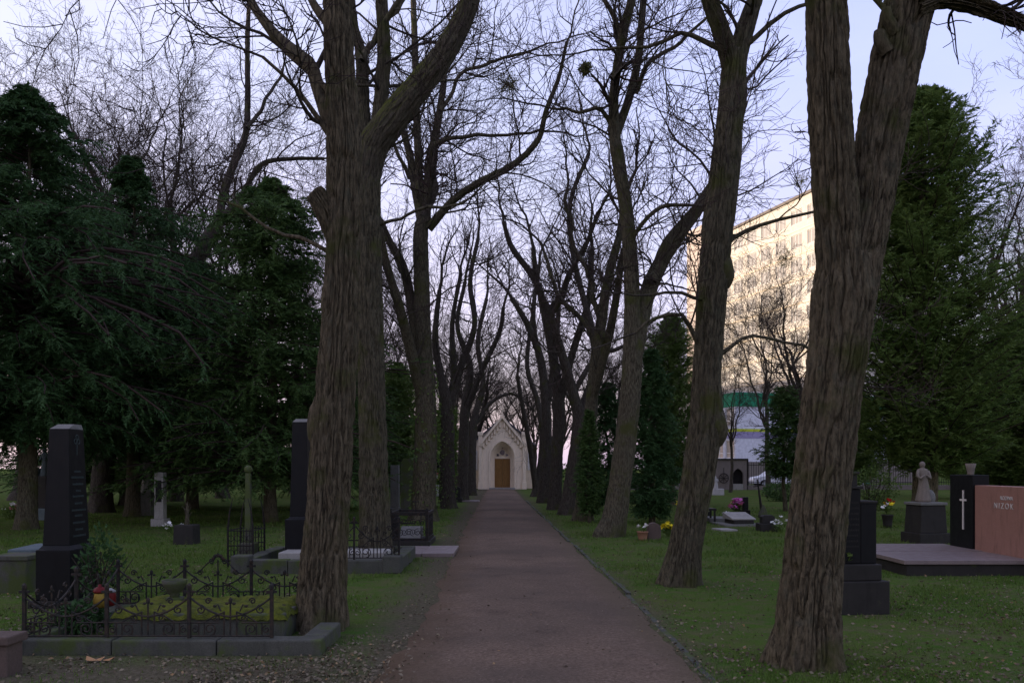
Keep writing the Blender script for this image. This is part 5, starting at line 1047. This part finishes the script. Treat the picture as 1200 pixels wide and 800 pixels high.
hero_tree('second left avenue tree, dark trunk with a huge mossy slanting limb', 14.4, [
    [(441, 658, 44), (440, 635, 40), (438, 560, 36), (436, 480, 34), (434, 400, 34), (431, 300, 34), (429, 230, 36), (430, 190, 34)],
    [(428, 215, 34), (436, 175, 40), (458, 142, 39), (489, 103, 33), (518, 66, 30), (540, 28, 26), (553, -5, 23), (566, -60, 18), (580, -140, 12)],
    [(432, 210, 18), (425, 130, 17), (424, 70, 14), (415, 30, 9), (409, -30, 7)], [(436, 200, 20), (446, 120, 17), (450, 60, 16), (447, 0, 14), (445, -80, 10)], [(424, 72, 9), (436, 45, 8), (452, 20, 7), (470, -5, 6)],
    [(452, 25, 8), (465, 8, 7), (475, -12, 6)], [(440, 265, 5), (470, 255, 4), (500, 245, 4), (540, 240, 3)], [(415, 100, 4), (470, 98, 4), (530, 95, 3)]], 22, 'bark_grey', 1, {1: -0.1, 2: 0.2, 3: 0.1}, per_m=1.3, l1=2.0, zmin=4.5, wf=0.9, mossy=(1,), bare=(0, 1))
hero_tree('third left avenue tree, ivy flecked trunk with a long limb over the path', 25.4, [
    [(497, 610, 32), (497, 580, 27), (499, 520, 26), (499, 470, 24), (496, 400, 19), (494, 330, 18), (493, 275, 17), (496, 255, 14)],
    [(496, 270, 10), (485, 212, 9), (480, 180, 8), (468, 140, 6)], [(498, 262, 12), (503, 205, 11), (511, 155, 9), (519, 105, 7), (522, 60, 5)], [(494, 262, 9), (489, 155, 8), (486, 50, 7), (484, -10, 6)],
    [(502, 268, 10), (530, 236, 8), (560, 215, 8), (600, 194, 7), (630, 165, 6), (640, 130, 5), (655, 90, 4), (664, 50, 3)], [(497, 475, 14), (479, 402, 12), (466, 352, 10), (453, 310, 9), (445, 268, 7)],
    [(492, 442, 12), (486, 382, 11), (474, 318, 10), (456, 282, 8), (446, 258, 6)], [(508, 170, 6), (530, 158, 5), (570, 158, 4), (640, 155, 3)], [(516, 130, 5), (535, 90, 4), (570, 75, 4), (620, 60, 3)], [(480, 210, 5), (465, 180, 4), (455, 165, 3)]],
    23, 'bark_grey', 0, {4: -0.1}, per_m=2.5, l1=2.5, zmin=4, ivy=4.5, m3=7)
hero_tree('fourth left avenue tree with forked crown over the lawn edge', 33.0, [
    [(524, 595, 20), (524, 540, 17), (524, 480, 15), (516, 440, 9), (510, 395, 7), (515, 340, 5)], [(525, 485, 11), (540, 430, 8), (556, 382, 6), (551, 330, 5), (560, 280, 4)], [(524, 490, 8), (532, 440, 7), (530, 380, 5), (540, 320, 4)]], 24, 'bark_far', 0, {}, per_m=2.2, l1=2.6, zmin=4, m3=5, ivy=4.0)
hero_tree('fifth left avenue tree, slimmer dark trunk toward the chapel', 40.0, [
    [(541, 587, 15), (543, 530, 12), (545, 480, 11), (551, 430, 7), (536, 382, 5), (545, 330, 4)], [(545, 485, 8), (562, 440, 6), (585, 390, 5), (590, 360, 4)]], 25, 'bark_far', 0, {}, per_m=2.2, l1=2.8, zmin=4, m3=5)
hero_tree('last left avenue tree with a bent limb before the chapel gable', 48.0, [
    [(552, 580, 12), (553, 530, 10), (556, 490, 8), (566, 450, 6), (560, 400, 5), (570, 350, 4)], [(555, 500, 5), (575, 472, 4), (598, 461, 3), (610, 468, 2)]], 26, 'bark_far', 0, {}, per_m=2.2, l1=2.8, zmin=5, m3=5)
hero_tree('leaning bare tree behind the left conifers, forked against the sky', 30.0, [
    [(118, 600, 26), (126, 520, 22), (160, 425, 19), (195, 362, 18), (235, 296, 17), (256, 262, 15)], [(256, 264, 9), (262, 226, 9), (275, 190, 9), (289, 150, 7), (290, 60, 5), (292, -10, 4)],
    [(257, 262, 8), (278, 241, 7), (296, 206, 6), (312, 190, 5), (345, 186, 4), (380, 186, 3)], [(289, 150, 5), (310, 120, 4), (330, 80, 3)]], 27, 'bark_far', 0, {}, per_m=2.0, l1=2.4, zmin=6, name='bare_tree', group='bare trees behind the conifers')
# ------------------------------------------------ background bare trees
gt = {}
gt[0] = generic_tree('tall many stemmed bare tree rising behind the left conifers', (gx(150, 36), 36, 0), 21.0, 201, 0.5, group='bare trees behind the conifers', forks=6)
gt[1] = generic_tree('bare tree at the far left edge above the conifers', (gx(20, 41), 41, 0), 22.0, 202, 0.6, group='bare trees behind the conifers', forks=6)
gt[2] = generic_tree('slender bare tree standing before the cream apartment block', (gx(900, 46), 46, 0), 14.0, 203, 0.5, group='bare trees on the right', forks=5, r0=0.11)
gt[3] = generic_tree('bare tree at the right edge behind the olive conifer', (gx(1200, 37), 37, 0), 18.5, 204, 0.55, group='bare trees on the right', forks=6)
def put(k, label, px, d, sc, rz, group):
    o = copy_tree(gt[k]); o.location = (gx(px, d), d, 0); o.scale = (sc,) * 3; o.rotation_euler.z = rz; tag(o, label, 'tree', group); return o
put(1, 'bare tree between the leaning tree and the nearest left trunk', 262, 44, 0.95, 2.0, 'bare trees behind the conifers')
put(0, 'bare tree behind the pointed left conifer', 345, 52, 0.9, 1.2, 'bare trees behind the conifers')
put(0, 'bare tree rising above the left edge conifers', 85, 37, 0.95, 3.4, 'bare trees behind the conifers')
put(1, 'bare tree with spreading crown left of the leaning tree', 205, 40, 0.95, 5.0, 'bare trees behind the conifers')
put(2, 'thin bare sapling right of the second right trunk', 856, 54, 0.8, 2.2, 'bare trees on the right')
put(3, 'smaller bare tree between the cream block and the nearest right trunk', 940, 52, 0.85, 0.8, 'bare trees on the right')
rg = random.Random(77)
for k, (px, d) in enumerate(((430, 58), (470, 70), (500, 62), (535, 74), (556, 66), (585, 88), (625, 76), (655, 82), (690, 66), (725, 60), (756, 68), (410, 78), (300, 92), (200, 90), (60, 95), (1130, 60), (1195, 52), (610, 108), (550, 104))):
    put((0, 1, 3)[k % 3], 'bare grey background tree in the thicket beyond the avenue', px, d, rg.uniform(0.62, 0.9), rg.uniform(0, 6.28), 'background trees beyond the avenue')

# ================================================================== CONIFERS
conifer('big drooping dark conifer at the left edge behind the obelisk', (gx(30, 22), 22, 0), 11.4, 4.9, 2.5, 301, 'needle_dark', nb=620, nsp=24, nl=20, droop=0.38, spray=0.65, leaf=0.12, top=0.5, ragged=0.6, gaps=0.52, vert=-0.3, r0=0.26, group='evergreens on the left')
conifer('drooping dark conifer with a bare trunk behind the white stele', (gx(155, 27.6), 27.6, 0), 11.6, 4.6, 2.5, 302, 'needle_dark', nb=560, nsp=22, nl=18, droop=0.38, spray=0.65, leaf=0.13, top=0.6, ragged=0.6, gaps=0.52, vert=-0.3, r0=0.24, group='evergreens on the left')
conifer('pointed conifer between the leaning tree and the nearest left trunk', (gx(318, 25), 25, 0), 10.0, 3.7, 1.2, 303, 'needle_mid', nb=520, nsp=20, nl=20, droop=0.25, spray=0.6, leaf=0.11, top=0.5, ragged=0.4, gaps=0.4, r0=0.2, group='evergreens on the left')
c4 = conifer('olive green conical conifer behind the statue on the right', (gx(1082, 24), 24, 0), 12.1, 2.9, 1.4, 304, 'needle_olive', nb=700, nsp=22, nl=18, droop=-0.25, vert=0.2, spray=0.6, leaf=0.11, top=0.5, gaps=0.25, r0=0.2, stems=4, group='evergreens on the right', ragged=0.35, wood='bark_brown')
c5 = conifer('dark yew bush with a broad base behind the third right trunk', (gx(764, 24), 24, 0), 4.9, 0.95, 0.25, 305, 'needle_dark', nb=240, nsp=14, nl=12, droop=0.1, spray=0.32, leaf=0.10, top=0.45, r0=0.09, group='evergreens on the right')
c6 = conifer('narrow green thuja wrapped round the fourth right trunk', (gx(690, 24.6), 24.4, 0), 3.2, 0.42, 0.3, 306, 'needle_mid', nb=130, nsp=10, nl=12, droop=-0.2, spray=0.26, leaf=0.09, top=0.5, r0=0.05, group='evergreens on the right')
def cput(src, label, px, d, sx, sz, rz, group):
    o = copy_tree(src); o.location = (gx(px, d), d, 0); o.scale = (sx, sx, sz); o.rotation_euler.z = rz; tag(o, label, 'conifer', group); return o
cc = bpy.data.objects['conifer.002']
cput(cc, 'bushy conifer filling the gap behind the leaning bare tree', 225, 32, 1.15, 0.95, 1.3, 'evergreens on the left')
cput(cc, 'low dark conifer behind the black obelisk', 120, 35, 1.2, 0.75, 2.6, 'evergreens on the left')
cput(cc, 'dark conifer directly behind the nearest left trunk', 395, 33, 0.9, 0.75, 4.1, 'evergreens on the left')
cput(c4, 'wide dark green conifer at the right picture edge', 1205, 29, 0.95, 0.56, 2.1, 'evergreens on the right')
cput(c4, 'tall green conifer behind the dark yew bush', 786, 36, 0.62, 0.66, 1.0, 'evergreens on the right')
conifer('small green conifer in front of the white annex', (gx(921, 31), 31, 0), 4.5, 1.05, 1.2, 307, 'needle_mid', nb=190, nsp=14, nl=14, droop=0.0, spray=0.34, leaf=0.1, top=0.4, r0=0.08, group='evergreens on the right')
cput(c5, 'dark yew hugging the right avenue row before the chapel', 712, 31, 1.0, 0.95, 2.5, 'evergreens on the right')
cput(c4, 'distant conifer seen between second and third left trunks', 466, 47, 0.7, 0.6, 0.4, 'evergreens on the left')
cput(c4, 'distant conifer just left of the chapel', 523, 60, 0.5, 0.52, 3.0, 'evergreens on the left')
cput(c4, 'distant conifer right behind the fourth left trunk', 500, 66, 0.8, 0.5, 4.0, 'evergreens on the left')
cput(c4, 'distant conifer behind the nearest left trunk', 400, 46, 1.0, 0.55, 5.0, 'evergreens on the left')
cput(c4, 'distant conifer at the far right behind the granite tomb', 1150, 42, 1.1, 0.6, 2.9, 'evergreens on the right')
cput(c4, 'distant conifer behind the nearest right trunk', 1000, 48, 0.8, 0.5, 3.9, 'evergreens on the right')
# ------------------------------------------------ hedge along the far end of the lawn
def hedge(label, x0, x1, y, h, seed):
    rg = np.random.RandomState(seed); n_ = int((x1 - x0) * 420); X = rg.uniform(x0, x1, n_); Zt = h * (0.8 + 0.35 * vnoise(X * 0.8, X * 0 + seed)); C = np.stack([X, y + rg.normal(0, 0.45, n_), 0.05 + rg.rand(n_) ** 0.8 * Zt], 1)
    V, Q = leaf_tris(C, rg.normal(0, 1, (n_, 3)) + np.array([0, -0.6, 0.3]), 0.16, rg, 0.6); a = Acc(); a.add(V, Q); tag(a.build('hedge', 'needle_mid'), label, 'hedge', None, 'stuff')
hedge('dark clipped hedge closing the lawn on the far left', -62, -9, 84, 2.6, 5); hedge('dark hedge closing the lawn right of the chapel', 3.5, 8.2, 61, 1.7, 6); hedge('dark hedge at the far right behind the conifers', 31, 60, 60, 1.9, 7)
# ------------------------------------------------ mistletoe in the branches
def mistletoe(label, px, py, d, rpx, seed):
    r_ = rpx * d / FPX; q = P(px, py, d); t = thing('mistletoe_clump', label, 'mistletoe', q, 0, 'mistletoe in the avenue trees'); rg = np.random.RandomState(seed); N = 60
    dv = norm(rg.normal(0, 1, (N, 3))); p, rr = grow(rg, np.zeros((N, 3)), dv, np.full(N, r_ * 0.9), np.full(N, 0.008), 4, 0.2, 0); a = Acc(); tubes(a, p, rr, 3); a.build('stems', 'mistletoe', t)['kind'] = 'stuff'
    c = norm(rg.normal(0, 1, (420, 3))) * (r_ * rg.uniform(0.45, 1.0, 420))[:, None]; V, Q = leaf_tris(c, c + rg.normal(0, 0.3, (420, 3)), 0.09, rg, 0.3); a = Acc(); a.add(V, Q); a.build('leaves', 'mistletoe', t)['kind'] = 'stuff'
mistletoe('ball of mistletoe high above the path', 595, 99, 25.0, 14, 1); mistletoe('tiny mistletoe clump right of the path, high up', 686, 81, 20.5, 7, 2); mistletoe('mistletoe ball before the roof of the cream block', 940, 212, 44.5, 10, 3); mistletoe('mistletoe clump before the cream block windows', 920, 303, 44.5, 11, 4)

# ================================================================== GRASS, LEAVES, PEBBLES
BLOCK = [(-5.5, -4.95, 9.6, 10.4), (-4.45, -1.6, 7.1, 9.25), (gx(270, 12.8), gx(467, 12.8), 12.7, 15.2), (5.7, 9.0, 12.4, 15.3), (3.5, 4.15, 9.2, 9.9), (-4.65, -3.8, 6.4, 7.35), (-2.6, -1.6, 17.1, 18.7), (-2.3, -1.0, 15.1, 16.8), (-6.7, -6.0, 10.7, 11.3)]
def free(X, Y):
    j_ = 0.16 * vnoise(X * 5 + 30, Y * 5, None, 3) * vnoise(X * 23 + 30, Y * 23, None, 4); m = ~((X > path_l(Y) + j_ * 2 - 0.04) & (X < path_r(Y) - j_ + 0.02))
    for (a, b_, c_, d_) in BLOCK: m &= ~((X > a) & (X < b_) & (Y > c_) & (Y < d_))
    return m
rg = np.random.RandomState(99)
def scatter(n_, d0, d1, pw):
    u = rg.rand(n_); d = (d0 ** (1 - pw) + u * (d1 ** (1 - pw) - d0 ** (1 - pw))) ** (1 / (1 - pw)); x = rg.uniform(-0.72, 0.72, n_) * d; return x, d
x, d = scatter(560000, 5.0, 34, 1.45); m = free(x, d); x, d = x[m], d[m]
den = vnoise(x * 1.1 + 50, d * 1.1, None, 4) * 0.6 + vnoise(x * 4 + 50, d * 4, None, 6) * 0.4
q = np.abs(x + 0.0217 * d - 0.25); near = np.clip((q - 1.2) / 0.8, 0.05, 1); litter = np.where((x < -0.9) & (d < 7.7), 0.12, 1.0)
m = rg.rand(len(x)) < np.clip((den - 0.33) * 2.6, 0.05, 1) * near * litter; x, d, den = x[m], d[m], den[m]; N = len(x)
ln = rg.uniform(0.02, 0.05, N) * (0.7 + 0.6 * den) * np.clip(d / 9, 1, 2.0); wd = ln * 0.09 + 0.0012 * d * 0.4; az = rg.rand(N) * 2 * PI; tilt = rg.uniform(0.2, 1.2, N)
C = np.stack([x, d, np.full(N, -0.003)], 1); D = np.stack([np.cos(az) * np.sin(tilt), np.sin(az) * np.sin(tilt), np.cos(tilt)], 1); S = np.stack([-np.sin(az), np.cos(az), 0 * az], 1)
V = np.stack([C - S * wd[:, None] * 0.5, C + S * wd[:, None] * 0.5, C + D * ln[:, None]], 1).reshape(-1, 3); a = Acc(); a.add(V, None, np.arange(N * 3).reshape(-1, 3))
tag(a.build('grass', 'grass_blade'), 'short patchy grass blades on the cemetery lawn', 'grass', None, 'stuff')
x, d = scatter(60000, 5.2, 24, 1.7); m = free(x, d) | ((x < path_l(d) + 0.35) & (rg.rand(len(x)) < 0.25)) | ((x > path_r(d) - 0.22) & (rg.rand(len(x)) < 0.3)) | (rg.rand(len(x)) < 0.025); x, d = x[m], d[m]
m = rg.rand(len(x)) < np.where((x < -0.8) & (d < 8.2), 1.0, np.where(x < 0, 0.45, 0.42)) * np.clip((0.5 * vnoise(x * 1.4 + 9, d * 1.4, None, 9) + 0.5 * vnoise(x * 0.6 + 9, d * 0.6, None, 2) - 0.3) * 2.4, 0.05, 1.2); x, d = x[m], d[m]; N = len(x)
az = rg.rand(N) * 2 * PI; D = np.stack([np.cos(az), np.sin(az), rg.uniform(-0.05, 0.5, N)], 1); onp = (x > path_l(d)) & (x < path_r(d)); inb = (x > -4.3) & (x < -1.6) & (d > 7.25) & (d < 9.2)
V, Q = leaf_tris(np.stack([x, d, np.where(onp, 0.045, 0.012)], 1), D, 0.034, rg, 0.6); V = V.reshape(-1, 4, 3); V[:, :, 2] = np.maximum(V[:, :, 2], np.where(onp, 0.043, 0.006)[:, None]); V = V.reshape(-1, 3)
a = Acc(); a.add(V, Q); tag(a.build('leaf_litter', 'dead_leaf'), 'scattered dry brown leaves on soil and grass', 'leaf litter', None, 'stuff')
lf = MB()
for k, (ox, oy, az) in enumerate(((0, 0, 0.3), (0.09, 0.02, -0.2), (0.05, -0.03, 2.6))):
    poly = [(0.0, 0.0), (0.03, 0.03), (0.08, 0.028), (0.11, 0.0), (0.08, -0.025), (0.03, -0.03)]; c_, s_ = math.cos(az), math.sin(az)
    lf.bm.faces.new([lf.bm.verts.new((ox + px * c_ - py * s_, oy + px * s_ + py * c_, 0.012 + 0.004 * k + 0.12 * abs(py) + (0.03 if i == 3 else 0))) for i, (px, py) in enumerate(poly)])
n = NB('leaf_orange'); n.col((0.34, 0.19, 0.09)).rough(0.8)
tag(lf.build('fallen_leaf', 'leaf_orange', loc=(gx(106, 7.0), 7.0, 0)), 'large tan fallen leaf in front of the near grave kerb', 'leaf')
